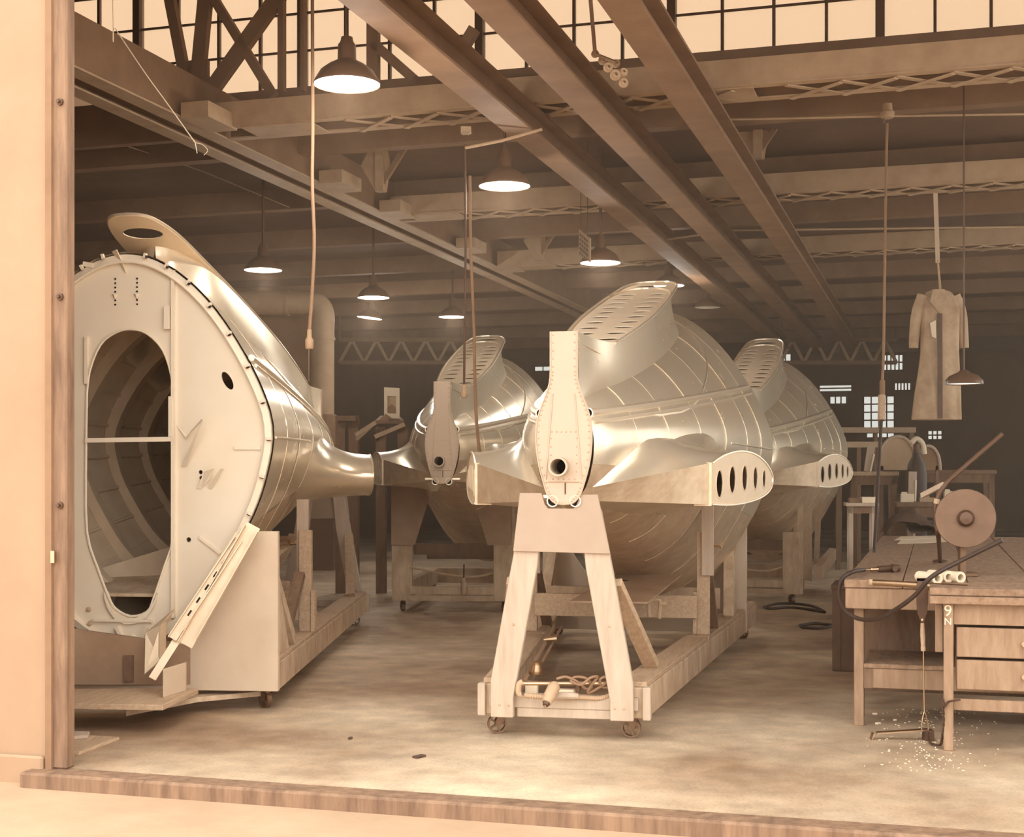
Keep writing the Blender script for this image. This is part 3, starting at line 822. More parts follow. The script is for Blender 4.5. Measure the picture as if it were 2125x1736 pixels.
# angled brackets
def vee(pts, th, name='bracket'):
    MB().prism([B(a,b,d) for a,b,d in pts], Vector((0,th,.0))).build(name,'primer', bk0, **kw)
vee([(372,975,.0),(432,880,.10),(436,884,.16),(388,972,.02)], .006)
vee([(362,888,.0),(385,915,.02),(432,880,.10),(428,876,.09),(388,908,.01)], .005)
vee([(406,1020,0),(428,985,.04),(452,978,.07),(438,1000,.03),(416,1022,0)], .006)
vee([(430,1018,0),(468,978,.08),(474,980,.08),(438,1022,0)], .006)
vee([(224,524,.02),(240,522,.06),(246,545,.02),(252,568,.0),(246,556,0),(236,540,.01)], .012)
for (a,b) in ((228,1300,),(300,1300)):
    pass
bar((232,1310),(250,1345),.018,.05,'foot_bracket'); bar((300,1310),(284,1345),.018,.05,'foot_bracket')
MB().hexa([B(a,b,d) for b in (1372,1350) for a,d in ((234,.0),(286,.0),(286,.10),(234,.10))]).build('foot_block','wood_pale', bk0, **kw)
MB().lathe([(0,0),(.03,.0),(.02,.03),(0,.04)], B(265,1335,.0), 10, (0,1,0)).build('foot_bolt','primer', bk0, smooth=True, **kw)
for (a,b,r) in ((243,1336,.008),(287,1336,.008),(169,1275,.016),(171,1305,.016),(166,1340,.012)):
    MB().lathe([(0,.016),(r*.7,.014),(r,0)], B(a,b,.002), 10, (0,1,0)).build('bolt_head','steel_paint', bk0, smooth=True, **kw)
# doorway trough at its foot
tr_pts = [B(a,b,.02) for a,b in ((205,1238),(213,1262),(228,1282),(250,1293),(275,1291),(298,1278),(315,1255),(322,1238))]
MB().grid([[p for p in tr_pts],[p+Vector((0,-.07,0)) for p in tr_pts]]).build('doorway_trough','primer', bk0, smooth=True, **kw)
MB().grid([[p for p in tr_pts],[p+Vector((0,0,-.035))+Vector((0,.0,0)) for p in tr_pts]]).build('doorway_trough','primer', bk0, smooth=True, **kw)
# clips round the rim
for k in range(11):
    q = .34+k*.06
    for sgn in ((-1,1) if k > 8 else (-1,)):
        w_, z = sect(FL, q); w2, z2 = sect(FL, q+.01)
        c = Vector((sgn*w_*.985, FL+.02, z)); tg = Vector((sgn*(w2-w_),0,z2-z)).normalized(); nr = Vector((tg.z*sgn,0,-tg.x*sgn))
        mb = MB().beam(c-nr*.022, c+nr*.008, .016, .024, (0,1,0)); mb.build('rim_clip','primer', bk0, **kw)
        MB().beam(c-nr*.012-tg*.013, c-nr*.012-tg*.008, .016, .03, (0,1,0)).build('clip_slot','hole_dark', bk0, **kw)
# bracket joining the far edge of the bulkhead at the top
bar((160,548),(182,552),.03,.05,'top_bracket')
# ================================================================== DOLLIES
def caster(t, c, yaw, r=.054):
    """swivel caster: c is the mounting point on the underside"""
    c = Vector(c); ax = Vector((math.cos(yaw), math.sin(yaw), 0)); bk = Vector((math.sin(yaw), -math.cos(yaw), 0))*-.02
    f = MB(); f.lathe([(0,0),(.04,0),(.04,-.012),(.02,-.02),(.02,-.03),(0,-.03)], c, 14)
    h = c.z - r
    wc = Vector((c.x,c.y,r)) + bk
    for s_ in (-1,1):
        p = c+Vector((0,0,-.028))+ax*.018*s_; q = wc+ax*.024*s_
        f.beam(p+ax*.006*s_, q, .034, .006, ax)
    f.tube([wc-ax*.03, wc+ax*.03], .009, 8)
    cs = f.build('caster','cast_iron', t)
    wmb = MB().lathe([(r*.99,-.017),(r,-.012),(r,.012),(r*.99,.017),(r*.80,.017),(r*.80,.006),(r*.80,-.006),(r*.80,-.017)], wc, 24, ax, close=True)
    up = Vector((0,0,1)); sd = ax.cross(up)
    for k in range(5):
        a = k*2*math.pi/5+.3; d = up*math.cos(a)+sd*math.sin(a)
        wmb.beam(wc, wc+d*r*.82, .012, .012, ax)
    wmb.lathe([(0,-.02),(.014,-.02),(.014,.02),(0,.02)], wc, 12, ax)
    wmb.build('wheel','cast_iron', cs, smooth=True)

def dolly(fr, label, L, hf, hb, cradle_u, aframe=True, cradle_hw=.88, post_u=2.45, flip=False):
    """trapezoid timber dolly: narrow end at u=0 (hf), wide end at u=L (hb)"""
    t = thing('wooden_dolly', label, 'dolly', fr(0,L/2,0), -fr.a, 'tail section dollies')
    Z0, Z1 = .125, .322
    hw = lambda u: lerp(hf,hb,u/L)
    for s_ in (-1,1):
        c = []
        for z in (Z0,Z1-.03):
            c += [fr(s_*(hw(0)-.11),0,z), fr(s_*hw(0),0,z), fr(s_*hw(L),L,z), fr(s_*(hw(L)-.11),L,z)]
        MB().hexa(c).build('side_rail','wood_dirty', t, bevel=.005)
        for a, b in ((.02,L*.44),(L*.445,L*.78),(L*.785,L-.01)):
            c = []
            for z in (Z1-.03,Z1):
                c += [fr(s_*(hw(a)-.17),a,z), fr(s_*(hw(a)-.004),a,z), fr(s_*(hw(b)-.004),b,z), fr(s_*(hw(b)-.17),b,z)]
            MB().hexa(c).build('rail_cap','wood', t, bevel=.004)
    # end beams
    MB().fbox(fr,-hf+.045,hf-.045,-.035,.06,Z0+.045,Z0+.115).build('end_beam','wood_pale', t, bevel=.004)
    MB().fbox(fr,-hf+.20,hf-.16,-.03,.05,Z0-.005,Z0+.044).build('end_batten','wood_pale', t, bevel=.003)
    for s_ in (-1,1):
        MB().fbox(fr,s_*hf-.022,s_*hf+.022,-.03,.04,Z0-.005,Z1-.025).build('end_block','wood_pale', t, bevel=.004)
    MB().fbox(fr,-hb+.1,hb-.1,L-.1,L,Z0,Z1-.06).build('end_beam','wood', t, bevel=.004)
    if aframe:
        for s_ in (-1,1):
            b0, b1 = (hf-.065, hf-.19); tp0, tp1 = .285, .135
            zt = 1.26
            zb = Z0-.002
            poly = [fr(s_*b0,-.045,zb), fr(s_*b1,-.045,zb), fr(s_*b1,-.045,Z0+.10), fr(s_*tp1*.98,-.045,.95), fr(s_*.10,-.045,zt), fr(s_*.215,-.045,zt), fr(s_*tp0,-.045,.90), fr(s_*b0,-.045,Z1)]
            MB().prism(poly, fr.d*-.045).build('frame_leg','wood_pale', t, bevel=.004)
            # brace running back to the rail
            MB().beam(fr(s_*.275,.0,.86), fr(s_*(hw(.62)-.09),.62,Z1+.01), .05, .085, fr.r).build('back_brace','wood', t, bevel=.003)
            for bx, bz in ((b0-.05,.19),(b0-.10,.19),(lerp(b0,tp0,.55)-.07,.63)):
                MB().lathe([(.008,0),(.006,.004),(0,.005)], fr(s_*bx,-.09,bz), 8, -fr.d).build('bolt','steel_paint', t)
        pl = [(-.225,1.345),(-.105,1.345),(-.10,1.325),(-.088,1.285),(-.07,1.262),(.07,1.262),(.088,1.285),(.10,1.325),(.105,1.338),(.20,1.338),(.268,1.02),(-.262,1.03)]
        pl = [(x, z-.0) for x,z in pl]
        MB().prism([fr(x,-.091,z) for x,z in pl], fr.d*-.018).build('gusset_plate','plywood_pale', t, bevel=.002)
    # uprights half way along, each doubled, with a wing bolt and a brace
    for s_ in (-1,1):
        x = s_*(hw(post_u)-.06)
        MB().fbox(fr,x-.045,x+.045,post_u-.02,post_u+.03,Z1,1.05).build('upright','wood', t, bevel=.003)
        MB().fbox(fr,x-.01,x+.075,post_u-.06,post_u-.021,.74,1.27).build('upright_extension','wood_pale', t, bevel=.003)
        MB().fbox(fr,x-.075,x-.046,post_u-.02,post_u+.05,Z1,.62).build('cleat','wood', t, bevel=.003)
        MB().beam(fr(x+.03,post_u+.05,.74), fr(x+.05,post_u+.42,Z1), .05,.07,fr.r).build('upright_brace','wood_dark', t)
        MB().tube([fr(x+.07,post_u-.05,.95), fr(x+.13,post_u-.05,.95)], .008, 8).build('wing_bolt','steel_bright', t)
        MB().beam(fr(x+.12,post_u-.07,.94), fr(x+.14,post_u-.03,.97), .012,.018).build('wing_nut','steel_bright', t)
        # second upright near the cradle
        x2 = s_*(hw(cradle_u-.7)-.05)
        MB().beam(fr(x2,cradle_u-.75,Z1), fr(x2-s_*.02,cradle_u-.15,1.0), .06,.08,fr.r).build('cradle_brace','wood_dirty', t, bevel=.003)
        MB().prism([fr(x2+s_*.02,cradle_u-.55,Z1),fr(x2+s_*.02,cradle_u-.06,Z1),fr(x2+s_*.02,cradle_u-.06,1.08),fr(x2+s_*.02,cradle_u-.13,1.08)], fr.r*s_*.02).build('cradle_gusset','wood_dirty', t)
    xb = hw(post_u)-.1
    MB().fbox(fr,-xb,xb,post_u-.10,post_u-.05,.44,.60).build('cross_beam','wood', t, bevel=.004)
    MB().fbox(fr,-hw(3.6)+.1,hw(3.6)-.1,3.55,3.62,.40,.56).build('cross_beam','wood_dirty', t, bevel=.004)
    # cradle board cut to the body
    cz = [(sect(FL,q/60)[0]*1.0, sect(FL,q/60)[1]) for q in range(61)]
    arc = [(w_,z) for w_,z in cz if z < 1.09 and w_ < cradle_hw-.05]
    zt = 1.10
    poly = [(cradle_hw,Z0),(cradle_hw,zt),(min(arc[-1][0]+.03,cradle_hw-.04),zt)] + list(reversed(arc))
    poly = poly + [(-a,b) for a,b in reversed(poly) if a > 0]
    MB().plate(poly, [], lambda a,b: fr(a,cradle_u,b), fr.d*.045).build('cradle_board','plywood', t, bevel=.003)
    for u in (.12, L-.12):
        for s_ in (-1,1):
            caster(t, fr(s_*(hw(u)-.09),u,Z0), (1.35 if s_ > 0 else 1.75) if u < 1 else .75)
    return t
D1 = Frame(.283, 7.77, 10.9)
dol1 = dolly(D1, 'trapezoid wooden dolly with an A-frame under the polished tail section', 5.2, .455, .93, 4.42, cradle_hw=.87)
# the left dolly is turned round: its wide end faces the doorway
D0 = Frame(-1.865, 13.9, 180+5.7)
dol0 = dolly(D0, 'wooden dolly with a large plywood cradle board under the primed bulkhead', 5.14, .455, .95, 5.12, cradle_hw=.955, post_u=3.6)
# front skirt, step board and block belonging to the left dolly
fy = 8.70
MB().hexa([Vector(p) for p in ((P(150,1490,fy).x,fy+.02,.16),(P(395,1490,fy).x,fy+.02,.16),(P(395,1490,fy).x,fy+.06,.16),(P(150,1490,fy).x,fy+.06,.16),
   (P(150,1490,fy).x,fy+.02,.50),(P(395,1490,fy).x,fy+.02,.40),(P(395,1490,fy).x,fy+.06,.40),(P(150,1490,fy).x,fy+.06,.50))]).build('skirt_board','plywood_grey', dol0)
q = [G(-60,1428,.165), G(412,1428,.165), G(338,1462,.165), G(-60,1456,.165)]
MB().prism(q, (0,0,-.032)).build('step_board','wood', dol0, bevel=.003)
q = [G(262,1474,.10), G(410,1446,.10), G(560,1432,.10), G(300,1440,.10)]
MB().prism(q, (0,0,-.03)).build('under_beam','wood_dirty', dol0)
bq = [G(338,1447,.165), G(385,1433,.165)]
MB().prism([bq[0],bq[1],Vector((bq[1].x,bq[1].y,P(385,1374,bq[1].y).z)),Vector((bq[0].x,bq[0].y,P(338,1388,bq[0].y).z))], (.0,.03,0)).build('stop_block','plywood', dol0, bevel=.002)
sx = P(266,1400,fy)
MB().hexa([Vector((sx.x+dx,fy+dy,z)) for z in (.18,.34) for dx,dy in ((-.03,0),(.03,0),(.03,.02),(-.03,.02))]).build('skirt_strap','wood_dark', dol0)
# a flat board and pieces on the far side of the left dolly
MB().box(D0(-.35,3.4,.58), (.42,.10,.17), D0).build('side_block','wood', dol0, bevel=.003)

# second and third cradles
def cradle(name, label, fr, hw, L, cheeks, z_top):
    t = thing(name, label, 'dolly', fr(0,0,0), -fr.a, 'tail section dollies')
    Z0 = .13
    for s_ in (-1,1):
        MB().fbox(fr, s_*hw-.05, s_*hw+.05, 0, L, Z0, Z0+.18).build('side_rail','wood_dirty', t, bevel=.004)
        MB().fbox(fr, s_*hw-.09 if s_ < 0 else s_*hw-.10, s_*hw+.10 if s_ < 0 else s_*hw+.09, -.05, -.005, Z0, .82).build('leg','wood_dirty', t, bevel=.004)
        if cheeks:
            i = s_*(hw-.28); o_ = s_*(hw+.09)
            MB().prism([fr(o_,-.08,.72), fr(s_*(hw-.16),-.08,.72), fr(s_*(hw-.31),-.08,1.20), fr(s_*(hw-.27),-.08,z_top), fr(o_,-.08,z_top)], fr.d*.025).build('cheek','plywood_grey', t)
        MB().fbox(fr, s_*hw+.06, s_*hw+.12, -.02, .05, Z0, z_top-.05).build('upright','wood_dirty', t)
        caster(t, fr(s_*hw,.15,Z0), .3)
        caster(t, fr(s_*hw,L-.15,Z0), .3)
    MB().fbox(fr,-hw+.1,hw-.1,-.06,0,Z0,Z0+.06).build('end_beam','wood_dirty', t)
    MB().fbox(fr,-hw+.1,hw-.1,-.05,.03,Z0+.07,Z0+.15).build('end_beam','wood_dirty', t)
    MB().fbox(fr,-hw+.1,hw-.1,.25,.32,.60,.72).build('cross_beam','wood_dark', t)
    MB().fbox(fr,-hw+.1,hw-.1,1.2,1.28,.50,.62).build('cross_beam','wood_dark', t)
    MB().tube(cr([fr(-hw+.1,-.02,.48), fr(0,-.03,.40), fr(.25,-.03,.385), fr(hw-.1,-.02,.43)],6), .012, 6).build('air_pipe','steel_paint', t, smooth=True)
    MB().fbox(fr,-hw,hw,L-.08,L,Z0,Z0+.18).build('end_beam','wood_dirty', t)
    cz = [(sect(FL,q/40)[0], sect(FL,q/40)[1]+.09) for q in range(41)]
    return t
C2 = Frame((938-CX)/FOC*15.0, 15.0, 5)
cr2 = cradle('wooden_cradle','wooden cradle with two grey plywood cheeks under the tail section behind the hanging cords', C2, .545, 2.6, True, 1.36)
MB().lathe([(0,0),(.02,0),(.03,.03),(.03,.12),(.022,.13),(.022,.17),(0,.17)], P(962,1232,14.8), 12).build('hanging_plug','steel_paint', cr2, smooth=True)
MB().tube([P(962,1210,14.8), P(963,1170,14.8)], .008, 6).build('plug_lead','rubber', cr2)
C3 = Frame(2.62, 16.0, 14)
cr3 = cradle('wooden_cradle','plain wooden cradle with a broad plank leg under the far tail section', C3, .52, 2.6, False, 1.30)
MB().prism([P(1646,1000,16.3),P(1685,1000,16.3),P(1685,1206,16.3),P(1648,1195,16.3)], (0,.04,0)).build('plank_leg','wood', cr3)
MB().beam(P(1700,1010,16.6), P(1694,1170,16.6), .06, .05, BLD.d).build('plank_leg','wood', cr3)
MB().hexa([P(1690,1200,16.2),P(1705,1203,16.2),P(1735,1160,18.2),P(1722,1158,18.2),P(1690,1172,16.2),P(1705,1174,16.2),P(1735,1138,18.2),P(1722,1136,18.2)]).build('side_rail','wood', cr3)

# ---- things lying on the polished section's dolly
pb = thing('sheet_panel','flat speckled metal sheet lying on the dolly cross beam','sheet', G(1300,1220,.61))
MB().prism([G(1182,1250,.605), G(1345,1252,.605), P(1414,1194,10.45), P(1278,1194,10.5)], (0,0,.012)).build('panel','plywood_grey', pb)
MB().lathe([(0,.0135),(.05,.0135),(.05,.010)], P(1290,1207,10.2), 20).build('stain_hole','hole_dark', pb)
cl = thing('g_clamp','small steel clamp gripping the sheet to the cross beam','clamp', G(1362,1258,.60))
c = P(1362,1250,9.75)
MB().tube(cr([P(1348,1280,9.7),P(1346,1255,9.7),P(1354,1245,9.7),P(1366,1244,9.7),P(1370,1252,9.7),P(1368,1283,9.7)],5), .013, 8).build('frame','steel_paint', cl, smooth=True)
MB().tube([P(1368,1252,9.7), P(1382,1252,9.7)], .016, 10).build('screw','steel_paint', cl)
dl = thing('air_grinder','cylindrical air grinder resting on the front beam of the dolly','tool', D1(-.05,-.05,.25))
p0, p1 = P(1153,1418,7.66), P(1134,1458,7.58)
MB().tube([p0, p0.lerp(p1,.15), p0.lerp(p1,.7), p0.lerp(p1,.75), p1], [.022,.034,.034,.030,.026], 14).build('body','steel_paint', dl, smooth=True)
MB().tube([p1, p1+(p1-p0)*.12], [.02,.016], 10).build('collet','steel_dark', dl)
MB().tube([p1+(p1-p0)*.1, p1+(p1-p0)*.2], .007, 8).build('spindle','steel_bright', dl)
ap = thing('air_manifold','pipe manifold with elbows lying across the narrow end of the dolly','pipe', D1(0,.12,.3))
MB().tube([P(1083,1417,7.72), P(1270,1417,7.72)], .012, 10).build('pipe','steel_bright', ap, smooth=True)
MB().tube(cr([P(1085,1414,7.72),P(1077,1420,7.72),P(1076,1438,7.72),P(1082,1440,7.72)],4), .016, 10).build('elbow','steel_paint', ap, smooth=True)
MB().tube([P(1266,1410,7.72), P(1266,1424,7.72)], .017, 10).build('union','steel_bright', ap)
MB().box(P(1103,1428,7.86), (.07,.05,.08), D1).build('valve_block','paper', ap, bevel=.005)
hs_ = thing('ribbed_hose','pale ribbed hose lying along the front beam of the dolly','hose', D1(.1,0,.25))
pts = cr([P(1088,1442,7.70),P(1120,1445,7.70),P(1160,1447,7.70),P(1205,1446,7.70),P(1245,1448,7.70),P(1268,1440,7.70),P(1275,1428,7.70)],14)
MB().tube(pts, [.0125+.0025*(k % 2) for k in range(len(pts))], 10).build('hose','steel_paint', hs_, smooth=True)
MB().tube([P(1150,1443,7.69), P(1200,1443,7.69)], .019, 10).build('sleeve','wood_pale', hs_, smooth=True)
cb = thing('coiled_cable','tangled dark cable looped over the manifold pipe','cable', D1(.15,.05,.3))
pts = cr([P(1155,1408,7.66),P(1175,1404,7.66),P(1198,1414,7.66),P(1215,1428,7.68),P(1228,1425,7.68),P(1218,1408,7.66),P(1195,1404,7.66),P(1185,1412,7.66),P(1205,1420,7.64),P(1225,1406,7.64),P(1240,1404,7.66),P(1228,1420,7.66),P(1220,1437,7.68),P(1245,1425,7.68),P(1262,1412,7.66),P(1256,1404,7.66),P(1245,1410,7.66),P(1250,1424,7.68),P(1260,1426,7.68)],6)
MB().tube(pts, .0075, 7).build('cable','steel_brown', cb, smooth=True)
MB().lathe([(0,0),(.012,0),(.016,.02),(.014,.05),(0,.052)], P(1199,1436,7.68), 12).build('plug','steel_dark', cb, smooth=True)
MB().box(P(1175,1436,7.74), (.10,.06,.035), D1).build('connector','paper', cb, bevel=.006)
vp = thing('rail_piping','air piping clamped along the inside of the dolly rail','pipe', D1(-.3,1,.3))
MB().tube([P(1078,1430,7.78), P(1100,1390,8.0), P(1150,1300,9.7)], .013, 8).build('pipe','steel_brown', vp, smooth=True)
MB().tube([P(1090,1432,7.86), P(1116,1388,8.2), P(1165,1300,9.8)], .010, 8).build('pipe','steel_brown', vp, smooth=True)
MB().tube([P(1128,1327,9.0), P(1155,1324,9.0)], [.014,.022], 10).build('valve','steel_bright', vp, smooth=True)
MB().lathe([(0,0),(.035,0),(.04,.02),(.03,.05),(.035,.07),(0,.075)], P(1113,1398,7.95), 14).build('regulator','steel_bright', vp, smooth=True)

# ---- long aluminium parts leaning against the left cradle
def lean(name, lab, a, b, Ya, Yb, wd, th, m='aluminium_dull', lip=0, hole=0, cat='extrusion'):
    A, Bp = P(*a,Ya), P(*b,Yb)
    t = thing(name, lab, cat, A, 0, 'parts leaning on the cradle board')
    d = (Bp-A).normalized(); sd = d.cross(Vector((0,-1,0))).normalized(); nr = sd.cross(d)
    MB().beam(A, Bp, wd, th, Vector((0,-1,0))).build('web', m, t)
    if lip:
        for s_ in (-1,1):
            o_ = sd*s_*wd/2 + Vector((0,-lip/2,0))
            MB().beam(A+o_+d*.03*(s_+1), Bp+o_-d*.02, .006, lip, Vector((0,-1,0))).build('flange', m, t)
    for k in range(hole):
        c = A.lerp(Bp,.25+.5*k/max(1,hole-1))+Vector((0,-th/2-.001,0))
        MB().beam(c-d*.02, c+d*.018, wd*.22, .002, Vector((0,-1,0))).build('slot','hole_dark', t)
    return t
mat('alloy_part', .86, .5, .35, v2=.78, scale=6)
lean('channel_part','broad pale channel leaning on the plywood cradle board', (385,1338),(527,1090), 8.42,8.56,.085,.006,'alloy_part',lip=.05)
lean('channel_part','slotted channel leaning beside the broad pale channel', (358,1325),(500,1112), 8.38,8.55,.05,.006,'alloy_part',lip=.03,hole=5)
lean('strip_part','thin curved strip leaning before the bulkhead', (372,1290),(492,1105), 8.50,8.56,.018,.012,'alloy_part')
lean('tapered_part','tapered pale blade leaning with its tip on the step board', (316,1408),(372,1320), 8.30,8.42,.045,.012,'alloy_part',cat='part')
ws_ = thing('web_part','folded sheet web standing between the bulkhead foot and the leaning channels','part', P(320,1400,8.5))
MB().prism([P(302,1312,8.52),P(362,1262,8.62),P(362,1268,8.62),P(333,1296,8.5),P(332,1368,8.48),P(300,1398,8.45)], (0,.006,0)).build('web','alloy_part', ws_)
MB().prism([P(333,1296,8.5),P(345,1290,8.56),P(344,1356,8.54),P(332,1368,8.48)], (0,.006,0)).build('flange','alloy_part', ws_)
MB().prism([P(300,1398,8.45),P(332,1368,8.46),P(331,1373,8.44),P(296,1402,8.43)], (0,.006,0)).build('flange','alloy_part', ws_)
# scrap boards on the floor behind the post
sb = tag(MB().prism([G(130,1528,.0),G(248,1535,.0),G(165,1566,.0),G(110,1566,.0)], (0,0,.018)).build('scrap_board','wood', bevel=.002), 'loose board lying on the floor behind the door post','board')
sb2 = tag(MB().prism([G(120,1524,.019),G(186,1524,.019),G(182,1532,.019),G(120,1536,.019)], (0,0,.02)).build('scrap_board','wood_pale', bevel=.002), 'short offcut lying on top of the loose board','board')
# ================================================================== WORKBENCHES AND THE RIGHT SIDE
BN = Frame(G(1772,1505).x, G(1772,1505).y, 16.5)      # near left leg of the long bench
H = .845
bench = thing('workbench','long plank-topped workbench with a lower shelf and a drill on top','workbench', BN(.5,1.2,0), -BN.a)
W_, LN = 1.35, 6.3
for k,(a,b) in enumerate(((-.05,.27),(.275,.62),(.625,.98),(.985,W_))):
    MB().fbox(BN, a, b, -.08, LN, H-.045, H).build('top_plank','bench_top', bench, bevel=.004)
MB().fbox(BN, -.045, W_, -.07, -.02, H-.165, H-.047).build('apron','bench_wood', bench, bevel=.004)
MB().fbox(BN, -.045, .0, -.02, LN, H-.165, H-.047).build('apron','bench_top', bench, bevel=.004)
for x, u in ((0,-.0),(1.2,0),(0,LN-.15),(1.2,LN-.15)):
    MB().fbox(BN, x, x+.055, u, u+.09, 0, H-.047).build('leg','bench_wood', bench, bevel=.004)
MB().fbox(BN, .055, 1.2, .0, .7, .335, .36).build('shelf','bench_top', bench, bevel=.003)
MB().fbox(BN, .09, 1.2, .01, .05, .22, .334).build('shelf_rail','bench_wood', bench, bevel=.003)
MB().fbox(BN, .056, .10, -.005, .09, .22, .334).build('shelf_block','wood_dark', bench)
MB().fbox(BN, 1.05, 1.1, .3, .75, .0, H-.05).build('divider','wood_dark', bench)
MB().fbox(BN, .0, 1.25, .72, .76, .1, H-.05).build('back_panel','wood_dark', bench)
# second bench: nearer leg with its stencil, drawers
B2 = Frame(G(1958,1557).x, G(1958,1557).y, 16.5)
b2 = thing('workbench','wooden workbench whose leg carries white painted characters and a chain','workbench', B2(.6,.4,0), -B2.a)
MB().fbox(B2, -.07, 1.9, -.04, .46, H-.075, H-.035).build('top_board','bench_top', b2, bevel=.004)
MB().fbox(B2, -.07, 1.9, .0, .46, H-.033, H+.005).build('top_board','bench_top', b2, bevel=.004)
MB().fbox(B2, 0, .05, 0, .085, 0, H-.077).build('leg','bench_wood', b2, bevel=.004)
MB().fbox(B2, 1.5, 1.56, 0, .085, 0, H-.077).build('leg','bench_wood', b2, bevel=.004)
MB().fbox(B2, .05, 1.5, .02, .05, .66, H-.077).build('apron','bench_wood', b2, bevel=.003)
for z0_, z1_ in ((.49,.645),(.32,.475)):
    dr = MB().fbox(B2, .065, .75, .03, .40, z0_, z1_).build('drawer','bench_wood', b2, bevel=.004)
    MB().lathe([(0,.03),(.014,.026),(.016,.018),(.008,.01),(.008,0)], B2(.4,.03,(z0_+z1_)/2), 10, -B2.d).build('knob','steel_paint', dr, smooth=True)
MB().fbox(B2, -.042, -.002, .12, .45, .50, .755).build('end_locker','bench_wood', b2, bevel=.003)
MB().fbox(B2, .05, 1.5, .03, .06, .21, .27).build('stretcher','bench_wood', b2, bevel=.003)
def text(s_, p, size, fr, parent, m, name='lettering'):
    cu = bpy.data.curves.new('tmp_text','FONT'); cu.body = s_; cu.size = size; cu.extrude = .0006; cu.resolution_u = 3; cu.align_x = 'CENTER'
    ob = bpy.data.objects.new('tmp_text', cu); COL.objects.link(ob)
    dg = bpy.context.evaluated_depsgraph_get(); me = bpy.data.meshes.new_from_object(ob.evaluated_get(dg))
    bpy.data.objects.remove(ob, do_unlink=True)
    R = Matrix.Translation(p) @ Matrix.Rotation(-fr.a, 4, 'Z') @ Matrix.Rotation(math.pi/2, 4, 'X')
    me.transform(RM[parent.name].inverted() @ R)
    o = bpy.data.objects.new(name, me); me.materials.clear(); me.materials.append(M[m]); o.parent = parent; COL.objects.link(o); RM[o.name] = RM[parent.name]
    return o
x_, z_ = B2.ray(1975,1278,-.001); text('9', B2(.022,-.002,z_), .085, B2, b2, 'paper')
x_, z_ = B2.ray(1975,1296,-.001); text('N', B2(.022,-.002,z_), .052, B2, b2, 'paper')
# chain round the leg and down to the pedal
ch = thing('chain','thin dark chain wrapped round the bench leg and running to the foot pedal','chain', G(1956,1545))
cpts = cr([P(1988,1452,7.38),P(1970,1455,7.40),P(1960,1463,7.42),P(1957,1455,7.44),P(1958,1495,7.44),P(1955,1530,7.46),P(1950,1545,7.5),P(1930,1540,7.6),P(1927,1520,7.7)],7)
cpts = [Vector((p.x,p.y,max(p.z,.008))) for p in cpts]
for k in range(0,len(cpts)-1):
    a, b = cpts[k], cpts[k+1]; d = (b-a).normalized(); m_ = (a+b)/2; s_ = d.orthogonal().normalized()
    if k % 2: s_ = d.cross(s_)
    ring = [m_+d*(.016*math.cos(q))+s_*(.006*math.sin(q)) for q in (2*math.pi*i/8 for i in range(9))]
    MB().tube(ring, .0022, 5, caps=False).build('link','steel_dark', ch)
# clamp bar, strap tool and pedal
bp = thing('clamp_bar','pale steel bar fixed along the bench apron','bar', P(1860,1212,8.0))
MB().tube([P(1810,1208,8.02), P(1905,1213,7.80), P(2010,1219,7.58)], .017, 12).build('bar','steel_bright', bp, smooth=True)
MB().lathe([(0,0),(.019,.0),(.019,.02),(0,.02)], P(1810,1208,8.02), 12, (-1,0,0)).build('end_cap','steel_paint', bp)
st = thing('strap_tool','leather strap with a turned handle and long rod hanging over the clamp bar','tool', P(1915,1480,7.72))
Ys = 7.74
for k in range(1):
    prof = [(1903,1200),(1926,1200),(1926,1250),(1924,1270),(1917,1288),(1910,1288),(1904,1270),(1902,1250)]
    MB().prism([P(a,b,Ys) for a,b in prof], (0,.006,0)).build('strap','leather', st)
MB().hexa([P(1903,1205,Ys),P(1926,1205,Ys),P(1926,1205,Ys+.08),P(1903,1205,Ys+.08),P(1903,1200,Ys),P(1926,1200,Ys),P(1926,1199,Ys+.08),P(1903,1199,Ys+.08)]).build('strap_fold','leather', st)
MB().lathe([(0,-.012),(.010,-.01),(.010,0),(0,0)], P(1914,1286,Ys-.002), 12, (0,1,0)).build('stud','steel_bright', st, smooth=True)
hp0, hp1 = P(1914,1292,Ys), P(1916,1350,Ys)
MB().tube([hp0, hp0.lerp(hp1,.1), hp0.lerp(hp1,.45), hp0.lerp(hp1,.85), hp0.lerp(hp1,.88), hp1], [.010,.011,.014,.012,.014,.013], 12).build('handle','wood', st, smooth=True)
MB().tube([hp1, P(1918,1480,Ys)], .004, 8).build('rod','steel_bright', st)
MB().tube(cr([P(1913,1518,Ys),P(1913,1500,Ys),P(1918,1476,Ys),P(1924,1495,Ys),P(1927,1518,Ys)],6), .004, 8).build('stirrup','steel_bright', st, smooth=True)
pd = thing('foot_pedal','bent steel foot pedal lying on the floor under the bench','pedal', G(1870,1535))
pa, pb_ = P(1818,1520,7.76), P(1926,1513,7.74)
MB().beam(pa, pb_, .05, .008).build('lever','steel_bright', pd)
MB().prism([pa+Vector((-.02,-.025,0)),pa+Vector((-.02,.025,0)),Vector((pa.x-.03,pa.y+.025,0.0)),Vector((pa.x-.03,pa.y-.025,0.0))], (.006,0,0)).build('toe','steel_bright', pd)
MB().box((pb_.x,pb_.y,(pb_.z)/2), (.05,.06,pb_.z)).build('hinge','steel_dark', pd)
